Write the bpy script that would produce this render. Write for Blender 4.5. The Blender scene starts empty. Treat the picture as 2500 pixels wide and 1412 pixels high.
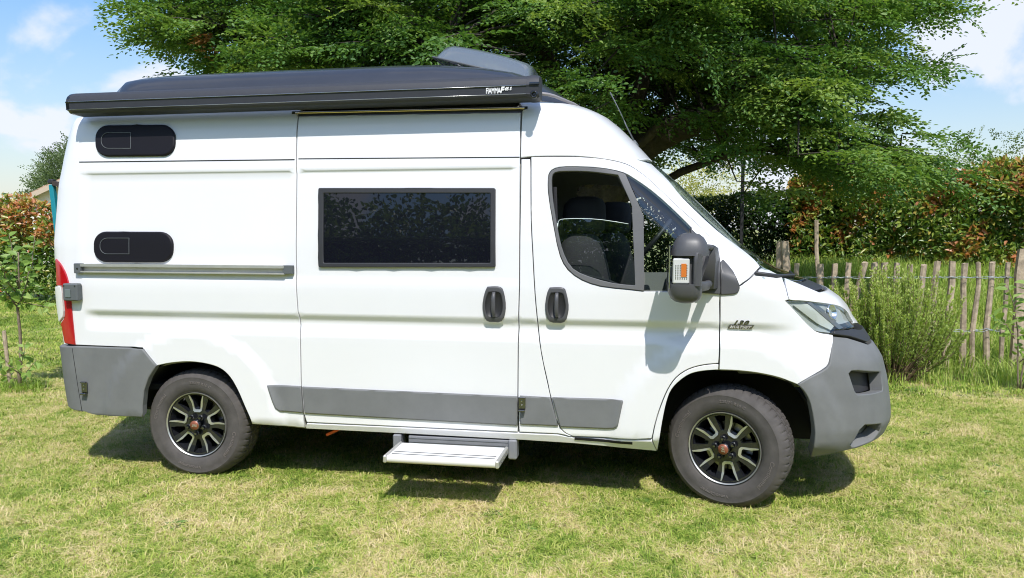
import bpy, math, random
import numpy as np
from mathutils import Vector, Matrix
from mathutils.geometry import delaunay_2d_cdt
random.seed(7); rng=np.random.default_rng(7)
scene=bpy.context.scene; COL=scene.collection
# ------------------------------------------------------------------ camera (metres; van along +X, its near flank at Y=0)
cam_d=bpy.data.cameras.new('camera'); cam=bpy.data.objects.new('camera',cam_d); COL.objects.link(cam)
cam.location=(2.99,-4.67,1.69)
cam.rotation_euler=(math.radians(90-4.45),0,math.radians(9.97))
cam_d.sensor_width=36; cam_d.lens=36*1879/2500; cam_d.clip_start=.05; cam_d.clip_end=2000
scene.camera=cam
# ------------------------------------------------------------------ daylight
SUN=Vector((math.sin(math.radians(19))*math.cos(math.radians(53.5)),-math.cos(math.radians(19))*math.cos(math.radians(53.5)),math.sin(math.radians(53.5))))
world=bpy.data.worlds.new('World'); scene.world=world; world.use_nodes=True
def build_world():
    nt=world.node_tree; N=nt.nodes; L=nt.links; N.clear()
    out=N.new('ShaderNodeOutputWorld'); bg=N.new('ShaderNodeBackground'); bg.inputs[1].default_value=.15
    sky=N.new('ShaderNodeTexSky'); sky.sky_type='NISHITA'; sky.sun_disc=False
    sky.sun_elevation=math.radians(53.5); sky.sun_rotation=math.atan2(SUN.x,SUN.y)
    sky.air_density=1.25; sky.dust_density=.6; sky.ozone_density=2.2; sky.altitude=50
    tc=N.new('ShaderNodeTexCoord'); sep=N.new('ShaderNodeSeparateXYZ'); L.new(tc.outputs['Generated'],sep.inputs[0])
    ad=N.new('ShaderNodeMath'); ad.operation='ADD'; ad.inputs[1].default_value=.75; L.new(sep.outputs[2],ad.inputs[0])
    mx=N.new('ShaderNodeMath'); mx.operation='MAXIMUM'; mx.inputs[1].default_value=.06; L.new(ad.outputs[0],mx.inputs[0])
    dv=N.new('ShaderNodeVectorMath'); dv.operation='DIVIDE'; cb=N.new('ShaderNodeCombineXYZ')
    for i in range(3): L.new(mx.outputs[0],cb.inputs[i])
    L.new(tc.outputs['Generated'],dv.inputs[0]); L.new(cb.outputs[0],dv.inputs[1])
    mp=N.new('ShaderNodeMapping'); mp.inputs['Location'].default_value=(17.91,26.29,0); mp.inputs['Scale'].default_value=(1,1,.0); L.new(dv.outputs[0],mp.inputs[0])
    nz=N.new('ShaderNodeTexNoise'); nz.inputs['Scale'].default_value=5.5; nz.inputs['Detail'].default_value=7; nz.inputs['Roughness'].default_value=.52; nz.inputs['Distortion'].default_value=.3
    L.new(mp.outputs[0],nz.inputs['Vector'])
    rp=N.new('ShaderNodeValToRGB'); rp.color_ramp.elements[0].position=.49; rp.color_ramp.elements[1].position=.62
    rp.color_ramp.interpolation='EASE'; L.new(nz.outputs[0],rp.inputs[0])
    # more cloud lies towards the horizon
    hz=N.new('ShaderNodeMapRange'); hz.inputs[1].default_value=.02; hz.inputs[2].default_value=.26; hz.inputs[3].default_value=.45; hz.inputs[4].default_value=.0; L.new(sep.outputs[2],hz.inputs[0])
    sm=N.new('ShaderNodeMath'); sm.operation='ADD'; sm.use_clamp=True; L.new(rp.outputs[0],sm.inputs[0]); L.new(hz.outputs[0],sm.inputs[1])
    ml=N.new('ShaderNodeMath'); ml.operation='MULTIPLY'; ml.inputs[1].default_value=.9; L.new(sm.outputs[0],ml.inputs[0])
    mix=N.new('ShaderNodeMix'); mix.data_type='RGBA'; L.new(ml.outputs[0],mix.inputs[0]); hs=N.new('ShaderNodeHueSaturation'); hs.inputs['Saturation'].default_value=1.22; hs.inputs['Value'].default_value=.92; L.new(sky.outputs[0],hs.inputs['Color']); tn=N.new('ShaderNodeMix'); tn.data_type='RGBA'; tn.blend_type='MULTIPLY'; tn.inputs[0].default_value=1; tn.inputs[7].default_value=(.97,.98,1.04,1); L.new(hs.outputs[0],tn.inputs[6]); vr=N.new('ShaderNodeMapRange'); vr.inputs[1].default_value=.0; vr.inputs[2].default_value=.42; vr.inputs[3].default_value=.50; vr.inputs[4].default_value=.95; L.new(sep.outputs[2],vr.inputs[0]); vm=N.new('ShaderNodeMix'); vm.data_type='RGBA'; vm.blend_type='MULTIPLY'; vm.inputs[0].default_value=1; L.new(tn.outputs[2],vm.inputs[6]); L.new(vr.outputs[0],vm.inputs[7]); L.new(vm.outputs[2],mix.inputs[6])
    mix.inputs[7].default_value=(3.75,3.9,4.4,1)
    L.new(mix.outputs[2],bg.inputs[0]); L.new(bg.outputs[0],out.inputs[0])
build_world()
sun_d=bpy.data.lights.new('sun','SUN'); sun_d.energy=3.0; sun_d.angle=math.radians(.53); sun_d.color=(1,.965,.915)
sun=bpy.data.objects.new('sun',sun_d); COL.objects.link(sun); sun.rotation_euler=SUN.to_track_quat('Z','Y').to_euler(); sun.location=(5,-12,16)
vs=scene.view_settings; vs.view_transform='Standard'; vs.look='None'; vs.gamma=1; vs.use_curve_mapping=False; vs.exposure=.70
scene.cycles.use_denoising=True; scene.cycles.filter_width=1.05; scene.cycles.max_bounces=10; scene.cycles.transparent_max_bounces=16; scene.cycles.diffuse_bounces=4
# ---- body surface: van X forward, Y into the van from its near flank, Z up (metres)
import numpy as np
YC=1.025
def _sm(a,b,x):
    t=np.clip((x-a)/(b-a),0,1); return t*t*(3-2*t)
_S0z=[.20,.30,.36,.42,1.30,1.60,2.00,2.20,2.34,2.42,2.47,2.51,2.535,2.55]
_S0y=[.14,.05,.025,.0,.0,.018,.062,.088,.112,.135,.17,.235,.33,.50]
FZ=[.25,.38,.50,.60,.75,.88,.97,1.05,1.13,1.21,1.29,1.36,1.45,1.60,1.80,2.00,2.14,2.22,2.30,2.38,2.45,2.50,2.55]
FX=[4.474,4.538,4.57,4.56,4.537,4.504,4.455,4.401,4.34,4.294,4.216,4.05,3.812,3.614,3.413,3.204,3.036,2.965,2.888,2.807,2.722,2.62,2.42]
_Lz=[.3,.9,1.1,1.3,1.6,2.1,2.3,2.55]
_Ly=[.72,.72,.70,.55,.48,.48,.50,.50]
NF=2.5; AF=1.3
RZ=[.25,.42,.60,.87,1.2,1.6,2.0,2.3,2.47,2.55]
RX=[-0.99, -1.136, -1.16, -1.184, -1.215, -1.234, -1.209, -1.158, -1.132, -0.9]
LR=.34; NR=3.2; AR=1.2
def S0(z): return np.interp(z,_S0z,_S0y)
def Ff(z): return np.interp(z,FZ,FX)
def Lf(z): return np.interp(z,_Lz,_Ly)
def Rr(z): return np.interp(z,RZ,RX)
def uF(z): return Ff(z)-Lf(z)
def uR(z): return Rr(z)+LR
def feat(x,z,arch=True):
    """relief of the pressed flank: positive = inward"""
    y=np.zeros(np.broadcast(x,z).shape)
    mx=_sm(-.82,-.74,x)*(1-_sm(3.55,3.95,x))
    y=y+mx*.028*(_sm(1.145,1.088,z)*(1-_sm(1.078,.985,z)))
    my=_sm(-.86,-.78,x)*(1-_sm(2.16,2.20,x))
    y=y+my*.013*(_sm(1.345,1.385,z))*(1-_sm(2.055,2.075,z))
    # rear wheel flare, front wheel flare
    if arch:
        r=np.hypot(x+.02,(z-.36)*.98); y=y-.030*(1-_sm(.60,.68,r))*_sm(.30,.45,z)
        r=np.hypot(x-3.47,(z-.36)*.98); y=y-.030*(1-_sm(.62,.74,r))*_sm(.30,.45,z)
    return y
def Pt(u,z,off=0.0,arch=True):
    if callable(off): off=off(np.asarray(u,float),np.asarray(z,float))
    off=np.broadcast_to(np.asarray(off,float),np.broadcast(np.asarray(u),np.asarray(z)).shape)
    return _Pt(u,z,off,arch)
def _Pt(u,z,off,arch):
    """surface point for flank coordinate u (=x on the flat side) and height z; off pushes it outwards"""
    u=np.asarray(u,float); z=np.asarray(z,float); u,z=np.broadcast_arrays(u,z)
    s0=S0(z); f=uF(z); r=uR(z)
    fe=feat(u,z,arch)
    x=u.copy(); y=s0+fe-off
    k=u>f
    if k.any():
        a=np.clip((u[k]-f[k])/AF,0,1.0)*np.pi/2
        q=(np.sin(a)**NF+np.cos(a)**NF)**(-1/NF)
        fade=np.cos(a)
        x[k]=f[k]+(Lf(z[k])+off[k])*q*np.sin(a); y[k]=YC-(YC-s0[k]-fe[k]*fade+off[k])*q*np.cos(a)
    k=u<r
    if k.any():
        a=np.clip((r[k]-u[k])/AR,0,1.0)*np.pi/2
        q=(np.sin(a)**NR+np.cos(a)**NR)**(-1/NR)
        x[k]=r[k]-(LR+off[k])*q*np.sin(a); y[k]=YC-(YC-s0[k]-fe[k]*np.cos(a)+off[k])*q*np.cos(a)
    return np.stack([x,y,z],-1)
def Nrm(u,z,off=0.0,arch=True):
    e=.006
    a=Pt(u+e,z,off,arch)-Pt(u-e,z,off,arch); b=Pt(u,z+e,off,arch)-Pt(u,z-e,off,arch)
    n=np.cross(a,b); return n/(np.linalg.norm(n,axis=-1,keepdims=True)+1e-12)
# outlines measured in metres on the body surface: (along the flank, height)
TRACE={
'rear_quarter':[[(-1.28,2.5),(-1.36,2.2),(-1.44,1.95),(-1.5,1.7),(-1.2528,1.4624),(-1.1749,1.4635),(-1.1091,1.4359),(-1.0664,1.4081),(-1.035,1.3802),(-1.011,1.3505),(-0.9943,1.3243),(-0.9875,1.3173),(-0.9819,1.2962),(-0.9755,1.2244),(-0.9725,1.1265),(-0.9711,1.0128),(-0.9697,0.8905),(-0.5287,0.8863),(-0.3657,0.8887),(-0.3177,0.8351),(-0.2592,0.7699),(-0.2245,0.7779),(-0.19,0.7859),(-0.1519,0.7927),(-0.1077,0.7985),(-0.06,0.8033),(-0.0128,0.8052),(0.0337,0.8035),(0.0797,0.7991),(0.1211,0.7927),(0.1565,0.7849),(0.1875,0.7752),(0.215,0.7626),(0.2388,0.747),(0.2592,0.7285),(0.2781,0.707),(0.2961,0.6819),(0.3127,0.6536),(0.3286,0.6236),(0.3441,0.5904),(0.359,0.5554),(0.3726,0.5234),(0.3849,0.4963),(0.3961,0.4721),(0.4057,0.4504),(0.4123,0.4313),(0.4148,0.4132),(0.4131,0.393),(0.5999,0.3887),(0.778,0.3777),(0.777,0.4809),(0.7641,0.6714),(0.7651,0.9694),(0.7523,1.1574),(0.7372,1.4499),(0.7329,1.716),(0.7252,2.1422),(0.7158,2.4334),(0.7158,2.5)]],
'door_gap_x':[[(0.7158,2.5)]],
'sliding_door':[[(0.7187,2.4333),(2.2025,2.4173),(2.2069,2.1191),(2.2149,1.3366),(2.2082,1.0787),(2.2054,0.6447),(2.2081,0.4212),(0.7957,0.4215),(0.777,0.4809),(0.7641,0.6714),(0.7651,0.9694),(0.7523,1.1574),(0.7372,1.4499),(0.7329,1.716),(0.7252,2.1422)]],
'sill':[[(0.7947,0.4155),(1.5012,0.4175),(2.2078,0.4154),(2.458,0.4169),(2.5542,0.4016),(2.8067,0.4058),(3.0333,0.4123),(3.0668,0.3324),(2.5528,0.3577),(2.1938,0.3645),(1.4943,0.369),(0.7766,0.3715)]],
'b_pillar':[[(2.212,2.1241),(2.2709,2.1232),(2.2747,2.0614),(2.2762,1.9872),(2.2777,1.9159),(2.2794,1.848),(2.2814,1.7829),(2.2838,1.7221),(2.2866,1.6717),(2.2899,1.6256),(2.2941,1.5664),(2.2994,1.4816),(2.3056,1.3836),(2.3123,1.2926),(2.3188,1.2157),(2.3259,1.1456),(2.3293,1.0763),(2.3383,1.0213),(2.3463,0.9697),(2.3567,0.9072),(2.3741,0.8223),(2.3954,0.7278),(2.4137,0.6476),(2.426,0.5946),(2.4355,0.556),(2.4449,0.5174),(2.4509,0.5044),(2.4569,0.4914),(2.4629,0.4795),(2.4686,0.4694),(2.4742,0.4605),(2.4809,0.4519),(2.4889,0.4433),(2.498,0.435),(2.5091,0.4274),(2.523,0.4208),(2.5387,0.4142),(2.5544,0.4075),(2.4581,0.4224),(2.2133,0.4214),(2.2054,0.6447),(2.2082,1.0787),(2.2149,1.3366)]],
'front_door':[[(2.2732,2.1358),(2.3177,2.1361),(2.3619,2.1364),(2.4106,2.1361),(2.4673,2.1352),(2.5283,2.1336),(2.603,2.1307),(2.6917,2.1265),(2.7746,2.1214),(2.8492,2.1153),(2.9153,2.1084),(2.9742,2.1002),(3.0248,2.0901),(3.0635,2.0775),(3.0928,2.0625),(3.1202,2.0454),(3.1456,2.0289),(3.169,2.0104),(3.2012,1.982),(3.248,1.9376),(3.3022,1.8836),(3.3566,1.831),(3.3848,1.8065),(3.4136,1.7821),(3.4429,1.7583),(3.4722,1.7345),(3.4956,1.7132),(3.519,1.6919),(3.534,1.6741),(3.5489,1.6564),(3.5672,1.626),(3.5767,1.5985),(3.5734,1.5758),(3.5642,1.5559),(3.5479,1.5313),(3.5251,1.4996),(3.5111,1.4814),(3.4979,1.4631),(3.477,1.4426),(3.447,1.422),(3.4164,1.3979),(3.4163,1.3738),(3.4158,1.3473),(3.4152,1.3207),(3.4147,1.2941),(3.4143,1.2674),(3.4194,1.1066),(3.4144,0.8986),(3.3836,0.8949),(3.3527,0.8913),(3.3229,0.886),(3.2943,0.8789),(3.2667,0.8702),(3.2404,0.8588),(3.2152,0.8443),(3.1913,0.8271),(3.1697,0.8071),(3.1514,0.7845),(3.1354,0.7591),(3.1205,0.731),(3.1063,0.6992),(3.0932,0.6647),(3.0811,0.6298),(3.07,0.5952),(3.0599,0.5603),(3.0511,0.526),(3.0442,0.4926),(3.0386,0.4599),(3.0331,0.4266),(2.9305,0.4155),(2.5544,0.4075),(2.5387,0.4142),(2.523,0.4208),(2.5091,0.4274),(2.498,0.435),(2.4889,0.4433),(2.4809,0.4519),(2.4742,0.4605),(2.4686,0.4694),(2.4629,0.4795),(2.4569,0.4914),(2.4509,0.5044),(2.4449,0.5174),(2.4355,0.556),(2.426,0.5946),(2.4137,0.6476),(2.3954,0.7278),(2.3741,0.8223),(2.3567,0.9072),(2.3463,0.9697),(2.3383,1.0213),(2.3293,1.0763),(2.3259,1.1456),(2.3188,1.2157),(2.3123,1.2926),(2.3056,1.3836),(2.2994,1.4816),(2.2941,1.5664),(2.2899,1.6256),(2.2866,1.6717),(2.2838,1.7221),(2.2814,1.7829),(2.2794,1.848),(2.2777,1.9159),(2.2762,1.9872),(2.2747,2.0614)],[(2.9749,1.317),(2.9242,1.3221),(2.8678,1.3278),(2.7922,1.3337),(2.7153,1.3431),(2.6526,1.3593),(2.5983,1.3814),(2.5512,1.4092),(2.5126,1.4428),(2.4849,1.4806),(2.464,1.5272),(2.4467,1.5899),(2.4319,1.6594),(2.4173,1.7304),(2.4042,1.7996),(2.3927,1.8621),(2.3844,1.9175),(2.3819,1.964),(2.383,2.0004),(2.3855,2.0229),(2.3923,2.0381),(2.4047,2.0522),(2.4247,2.0628),(2.4536,2.0692),(2.4951,2.0719),(2.5588,2.071),(2.6278,2.0675),(2.7147,2.063),(2.803,2.0564),(2.8855,2.0469),(2.9551,2.0342),(2.9983,2.0186),(3.0374,1.9967),(3.0971,1.9646),(3.1613,1.9247),(3.2214,1.8783),(3.2814,1.8252),(3.3442,1.7637),(3.3762,1.7314),(3.4081,1.6993),(3.3858,1.6699),(3.3646,1.6407),(3.344,1.6117),(3.3213,1.5827),(3.2983,1.5537),(3.2766,1.5247),(3.2562,1.4956),(3.2532,1.4665),(3.2537,1.4374),(3.2541,1.4083),(3.2545,1.3792),(3.2549,1.35),(3.2553,1.3209),(3.1243,1.3191)]],
'arch_lip':[[(3.4145,0.8961),(3.3836,0.8949),(3.3527,0.8913),(3.3229,0.886),(3.2943,0.8789),(3.2667,0.8702),(3.2404,0.8588),(3.2152,0.8443),(3.1913,0.8271),(3.1697,0.8071),(3.1514,0.7845),(3.1354,0.7591),(3.1205,0.731),(3.1063,0.6992),(3.0932,0.6647),(3.0811,0.6298),(3.07,0.5952),(3.0599,0.5603),(3.0511,0.526),(3.0442,0.4926),(3.0386,0.4599),(3.0331,0.4266),(3.0333,0.4123),(3.0668,0.3324),(3.0701,0.356),(3.0733,0.3797),(3.0771,0.4118),(3.0822,0.452),(3.0881,0.4968),(3.0945,0.5404),(3.1014,0.5813),(3.1088,0.621),(3.1169,0.6562),(3.1249,0.6851),(3.1335,0.7096),(3.1446,0.7319),(3.1591,0.7526),(3.176,0.7712),(3.1939,0.7881),(3.2124,0.8039),(3.2319,0.818),(3.2528,0.8296),(3.2747,0.8381),(3.298,0.8442),(3.3235,0.8492),(3.3526,0.8533),(3.3839,0.8564),(3.4152,0.8595)]],
'fender':[[(3.4152,1.3521),(3.4415,1.3524),(3.4678,1.3528),(3.494,1.3531),(3.5202,1.3534),(3.5955,1.3776),(3.6791,1.4007),(3.75,1.4211),(3.8349,1.4402),(3.9396,1.4582),(3.9804,1.4589),(4.0102,1.4432),(4.0206,1.4289),(4.0326,1.4146),(4.0459,1.4003),(3.9906,1.3815),(3.9517,1.3616),(3.9251,1.3407),(3.9023,1.3201),(3.8826,1.2992),(3.8753,1.2773),(3.8466,1.2726),(3.874,1.2434),(3.9,1.2142),(3.9274,1.1862),(3.9534,1.159),(3.9772,1.1333),(3.9973,1.1127),(4.0129,1.0996),(4.0284,1.0917),(4.0486,1.0852),(4.0777,1.0792),(4.1125,1.0743),(4.1487,1.069),(4.1463,1.0622),(4.1434,1.0508),(4.141,1.0393),(4.1352,1.0234),(4.1241,0.999),(4.1107,0.97),(4.0988,0.9432),(4.0905,0.9221),(4.0819,0.9036),(4.0644,0.8853),(4.0319,0.8653),(3.9895,0.846),(3.9491,0.8297),(3.9187,0.8153),(3.8933,0.8012),(3.8681,0.7868),(3.8294,0.8),(3.792,0.813),(3.7566,0.8245),(3.7191,0.8336),(3.6803,0.8411),(3.6412,0.8473),(3.6015,0.8521),(3.5615,0.8556),(3.5227,0.858),(3.4861,0.8592),(3.4507,0.8593),(3.4152,0.8595),(3.4167,0.8986),(3.4194,1.1066)]],
'cab_upper':[[(2.2075,2.5),(2.2075,2.3),(2.2067,2.1293),(2.2732,2.1358),(2.3177,2.1361),(2.3619,2.1364),(2.4106,2.1361),(2.4673,2.1352),(2.5283,2.1336),(2.603,2.1307),(2.6917,2.1265),(2.7746,2.1214),(2.8492,2.1153),(2.9153,2.1084),(2.9742,2.1002),(3.0248,2.0901),(3.0635,2.0775),(3.0928,2.0625),(3.1202,2.0454),(3.1456,2.0289),(3.169,2.0104),(3.2012,1.982),(3.248,1.9376),(3.3022,1.8836),(3.3566,1.831),(3.3848,1.8065),(3.4136,1.7821),(3.4429,1.7583),(3.4722,1.7345),(3.4956,1.7132),(3.519,1.6919),(3.534,1.6741),(3.5489,1.6564),(3.5672,1.626),(3.5767,1.5985),(3.5734,1.5758),(3.5642,1.5559),(3.5479,1.5313),(3.5251,1.4996),(3.5111,1.4814),(3.4979,1.4631),(3.477,1.4426),(3.447,1.422),(3.4164,1.3979),(3.4163,1.3738),(3.4158,1.3473),(3.4152,1.3207),(3.4147,1.2941),(3.4143,1.2674),(3.4152,1.3521),(3.4415,1.3524),(3.4678,1.3528),(3.494,1.3531),(3.5202,1.3534),(3.5955,1.3776),(3.6791,1.4007),(3.75,1.4211),(3.8349,1.4402),(3.9396,1.4582),(3.947,1.4849),(3.9446,1.5074),(3.9359,1.523),(3.9276,1.5385),(3.9031,1.5606),(3.8786,1.5827),(3.8378,1.6091),(3.7842,1.6357),(3.7368,1.6639),(3.6906,1.692),(3.6513,1.7233),(3.6123,1.7547),(3.5764,1.7881),(3.5418,1.8216),(3.5155,1.851),(3.4892,1.8806),(3.4756,1.9028),(3.4622,1.9251),(3.4524,1.9618),(3.4385,1.9979),(3.4224,2.0364),(3.4018,2.0743),(3.383,2.113),(3.1915,2.125),(3.4421,2.15),(3.8323,2.16),(3.7411,2.25),(3.6374,2.35),(3.522,2.45),(3.42,2.5)]],
'windscreen':[[(3.383,2.113),(3.4018,2.0743),(3.4224,2.0364),(3.4385,1.9979),(3.4524,1.9618),(3.4622,1.9251),(3.4756,1.9028),(3.4892,1.8806),(3.5155,1.851),(3.5418,1.8216),(3.5764,1.7881),(3.6123,1.7547),(3.6513,1.7233),(3.6906,1.692),(3.7368,1.6639),(3.7842,1.6357),(3.8378,1.6091),(3.8786,1.5827),(3.9031,1.5606),(3.9276,1.5385),(3.9359,1.523),(3.9446,1.5074),(3.947,1.4849),(3.9513,1.4625),(3.7176,1.4),(4.1899,1.37),(4.814,1.36),(4.5427,1.5),(4.3335,1.7),(4.1285,1.9),(3.964,2.05),(3.8421,2.15),(3.452,2.14),(3.2045,2.115)]],
'cowl':[[(3.9396,1.4582),(3.9804,1.4589),(4.0102,1.4432),(4.0206,1.4289),(4.0326,1.4146),(4.0459,1.4003),(4.2238,1.318),(4.9038,1.318),(4.814,1.36),(4.1899,1.37),(3.7176,1.4)]],
'hood':[[(4.0459,1.4003),(3.9906,1.3815),(3.9517,1.3616),(3.9251,1.3407),(3.9023,1.3201),(3.8826,1.2992),(3.8753,1.2773),(3.9013,1.273),(3.9302,1.2724),(3.9594,1.2717),(3.9927,1.2691),(4.0266,1.2664),(4.0625,1.2626),(4.0994,1.2586),(4.1401,1.254),(4.1831,1.2489),(4.223,1.2436),(4.2662,1.2377),(4.3191,1.2277),(4.3624,1.2181),(4.4457,1.1767),(4.4512,1.1168),(4.4428,1.105),(4.6228,1.085),(4.9794,1.075),(4.9629,1.1),(4.9747,1.2),(4.9607,1.28),(4.9102,1.315),(4.2302,1.315)]],
'headlight':[[(3.8466,1.2726),(3.8738,1.2728),(3.9013,1.273),(3.9302,1.2724),(3.9594,1.2717),(3.9927,1.2691),(4.0266,1.2664),(4.0625,1.2626),(4.0994,1.2586),(4.1401,1.254),(4.1831,1.2489),(4.223,1.2436),(4.2662,1.2377),(4.3191,1.2277),(4.3624,1.2181),(4.4457,1.1767),(4.4482,1.1121),(4.3959,1.0869),(4.2628,1.0884),(4.1686,1.0932),(4.1495,1.0713),(4.113,1.0757),(4.0779,1.0798),(4.0486,1.0852),(4.0283,1.0915),(4.0128,1.0995),(3.9973,1.1127),(3.9772,1.1333),(3.9534,1.159),(3.9274,1.1862),(3.9,1.2142),(3.874,1.2434)]],
'front_bumper':[[(4.1311,1.065),(4.1286,1.0536),(4.1265,1.0422),(4.1212,1.0262),(4.1111,1.0018),(4.0987,0.9728),(4.0874,0.9461),(4.0796,0.925),(4.0715,0.9065),(4.0548,0.8881),(4.0231,0.8681),(3.9817,0.849),(3.9424,0.8327),(3.913,0.8182),(3.8883,0.8041),(3.8638,0.7898),(3.8814,0.7733),(3.8991,0.7569),(3.9149,0.7382),(3.928,0.7178),(3.939,0.6952),(3.949,0.6669),(3.9587,0.6285),(3.9674,0.5845),(3.974,0.5446),(3.9775,0.5146),(3.9792,0.4886),(3.9802,0.4598),(3.9801,0.4242),(3.9851,0.3779),(3.9926,0.3294),(4.1684,0.3673),(4.3181,0.3891),(4.5273,0.415),(4.7287,0.42),(5.1287,0.42),(5.14,0.6),(5.0509,0.95),(4.6863,0.978),(4.4863,0.985),(4.267,1.0463)],[(4.2046,0.8468),(4.2235,0.8598),(4.2717,0.8585),(4.5221,0.819),(4.5192,0.7106),(4.3725,0.7145),(4.2612,0.7216),(4.2428,0.7422),(4.2208,0.8007)],[(4.4782,0.5178),(4.3208,0.5352),(4.2822,0.5103),(4.2602,0.4594),(4.2324,0.4185),(4.252,0.4018),(4.2817,0.3978),(4.4237,0.4209),(4.4818,0.4647)]],
'bumper_top':[[(4.1536,1.0953),(4.2393,1.0915),(4.353,1.0878),(4.4627,1.07),(4.638,1.062),(4.9927,1.055),(5.0334,0.985),(4.6817,0.988),(4.4776,0.995),(4.2769,1.0494),(4.1447,1.0705)]],
'rear_bumper':[[(-2.044,0.87),(-1.444,0.872),(-1.1817,0.8808),(-0.9277,0.8883),(-0.5138,0.8869),(-0.349,0.8899),(-0.3035,0.836),(-0.2482,0.7738),(-0.3063,0.6911),(-0.3436,0.6031),(-0.3602,0.4985),(-0.3634,0.4119),(-0.4251,0.4121),(-0.742,0.4029),(-0.8616,0.4269),(-1.0642,0.4313),(-1.2987,0.45),(-1.9987,0.45)]],
'tail_red':[[(-1.211,1.4861),(-1.1341,1.4644),(-1.0761,1.4367),(-1.0365,1.4089),(-1.007,1.3811),(-0.9842,1.3514),(-0.9683,1.3252),(-0.9617,1.3183),(-0.9563,1.2972),(-0.95,1.2256),(-0.9468,1.128),(-0.9449,1.0146),(-0.9431,0.8926),(-1.1341,0.8993),(-1.1643,1.0099),(-1.2008,1.0312),(-1.0804,1.0836),(-1.0618,1.1266),(-1.0636,1.254),(-1.0779,1.299),(-1.2008,1.2997),(-1.1987,1.4072)]],
'tail_white':[[(-1.2002,1.2939),(-1.0916,1.2959),(-1.077,1.2508),(-1.0748,1.1261),(-1.0934,1.086),(-1.1903,1.0487),(-1.2052,1.1226),(-1.2063,1.2368)]],
'rear_end':[[(-1.28,2.5),(-1.36,2.2),(-1.44,1.95),(-1.5,1.7),(-1.2528,1.4624),(-1.4092,1.5),(-1.395,1.2),(-1.3445,0.875),(-2.044,0.875),(-2.075,1.2),(-2.094,1.6),(-2.069,2),(-2.018,2.3),(-1.905,2.5)]],
'cladding_rear':[[(0.5404,0.667),(0.7676,0.6635),(0.7808,0.4871),(0.6206,0.4932),(0.595,0.5165),(0.5746,0.5682)]],
'cladding_door':[[(0.7761,0.6611),(2.2052,0.6504),(2.2053,0.4663),(0.7893,0.4847)]],
'cladding_pillar':[[(2.2207,0.6561),(2.4104,0.653),(2.4258,0.5998),(2.4595,0.4752),(2.2234,0.475)]],
'cladding_front':[[(2.4231,0.6535),(2.8467,0.6573),(2.8518,0.6481),(2.8217,0.4945),(2.8018,0.4794),(2.7566,0.4712),(2.4722,0.4706),(2.4386,0.5926)]],
'big_window_frame':[[(2.0439,1.9455),(2.0491,1.9441),(2.053,1.9404),(2.0545,1.9353),(2.0626,1.4643),(2.0613,1.4592),(2.0575,1.4554),(2.0523,1.454),(0.9096,1.4443),(0.9039,1.4456),(0.8998,1.4495),(0.8983,1.4547),(0.8876,1.9456),(0.8889,1.9509),(0.893,1.9548),(0.8985,1.9561)],[(2.0186,1.9127),(2.0223,1.9112),(2.0239,1.9076),(2.0313,1.4868),(2.0298,1.4832),(2.0262,1.4817),(0.9402,1.4735),(0.9363,1.475),(0.9346,1.4788),(0.925,1.9162),(0.9265,1.92),(0.9304,1.9215)]],
'big_window_pane':[[(2.0216,1.9182),(2.0253,1.9167),(2.0269,1.9131),(2.0345,1.4813),(2.033,1.4777),(2.0293,1.4762),(0.9303,1.4677),(0.9263,1.4693),(0.9246,1.473),(0.9148,1.9221),(0.9163,1.9258),(0.9203,1.9273)]],
'vent_cover_up':[[(-0.2539,2.3972),(-0.2325,2.3947),(-0.2115,2.3879),(-0.1919,2.3771),(-0.1748,2.363),(-0.1611,2.3462),(-0.1522,2.3278),(-0.1484,2.3087),(-0.1452,2.2671),(-0.1461,2.248),(-0.1517,2.2299),(-0.1616,2.2138),(-0.1754,2.2003),(-0.1927,2.1903),(-0.2122,2.1841),(-0.233,2.1821),(-0.6392,2.185),(-0.6609,2.1873),(-0.6817,2.1939),(-0.7008,2.2044),(-0.7174,2.2183),(-0.7305,2.235),(-0.7393,2.2536),(-0.7435,2.2731),(-0.7473,2.3155),(-0.7465,2.335),(-0.7422,2.3537),(-0.7336,2.3705),(-0.7207,2.3845),(-0.7041,2.3949),(-0.6846,2.4012),(-0.6633,2.4032)]],
'vent_cover_low':[[(-0.2361,1.6734),(-0.2151,1.6712),(-0.1951,1.6648),(-0.1769,1.6546),(-0.1616,1.6412),(-0.1499,1.6251),(-0.1424,1.6072),(-0.1397,1.5884),(-0.1397,1.5529),(-0.1419,1.534),(-0.1488,1.5161),(-0.1599,1.5001),(-0.1747,1.4866),(-0.1925,1.4765),(-0.2123,1.4701),(-0.2332,1.4679),(-0.6359,1.4668),(-0.6574,1.4689),(-0.6778,1.4753),(-0.6962,1.4855),(-0.7116,1.4991),(-0.7231,1.5155),(-0.7303,1.5337),(-0.7328,1.5529),(-0.7328,1.5891),(-0.7307,1.6083),(-0.7242,1.6266),(-0.7133,1.6429),(-0.6985,1.6565),(-0.6805,1.6667),(-0.6603,1.673),(-0.6389,1.675)]],
'flap_up':[[(-0.4715,2.3456),(-0.4617,2.2335),(-0.6324,2.2366),(-0.6471,2.2386),(-0.6611,2.2439),(-0.6734,2.2522),(-0.6833,2.2628),(-0.69,2.2752),(-0.6931,2.2883),(-0.6941,2.2996),(-0.6933,2.3127),(-0.6887,2.3249),(-0.6807,2.3352),(-0.67,2.3431),(-0.6573,2.3479),(-0.643,2.3494)]],
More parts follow.
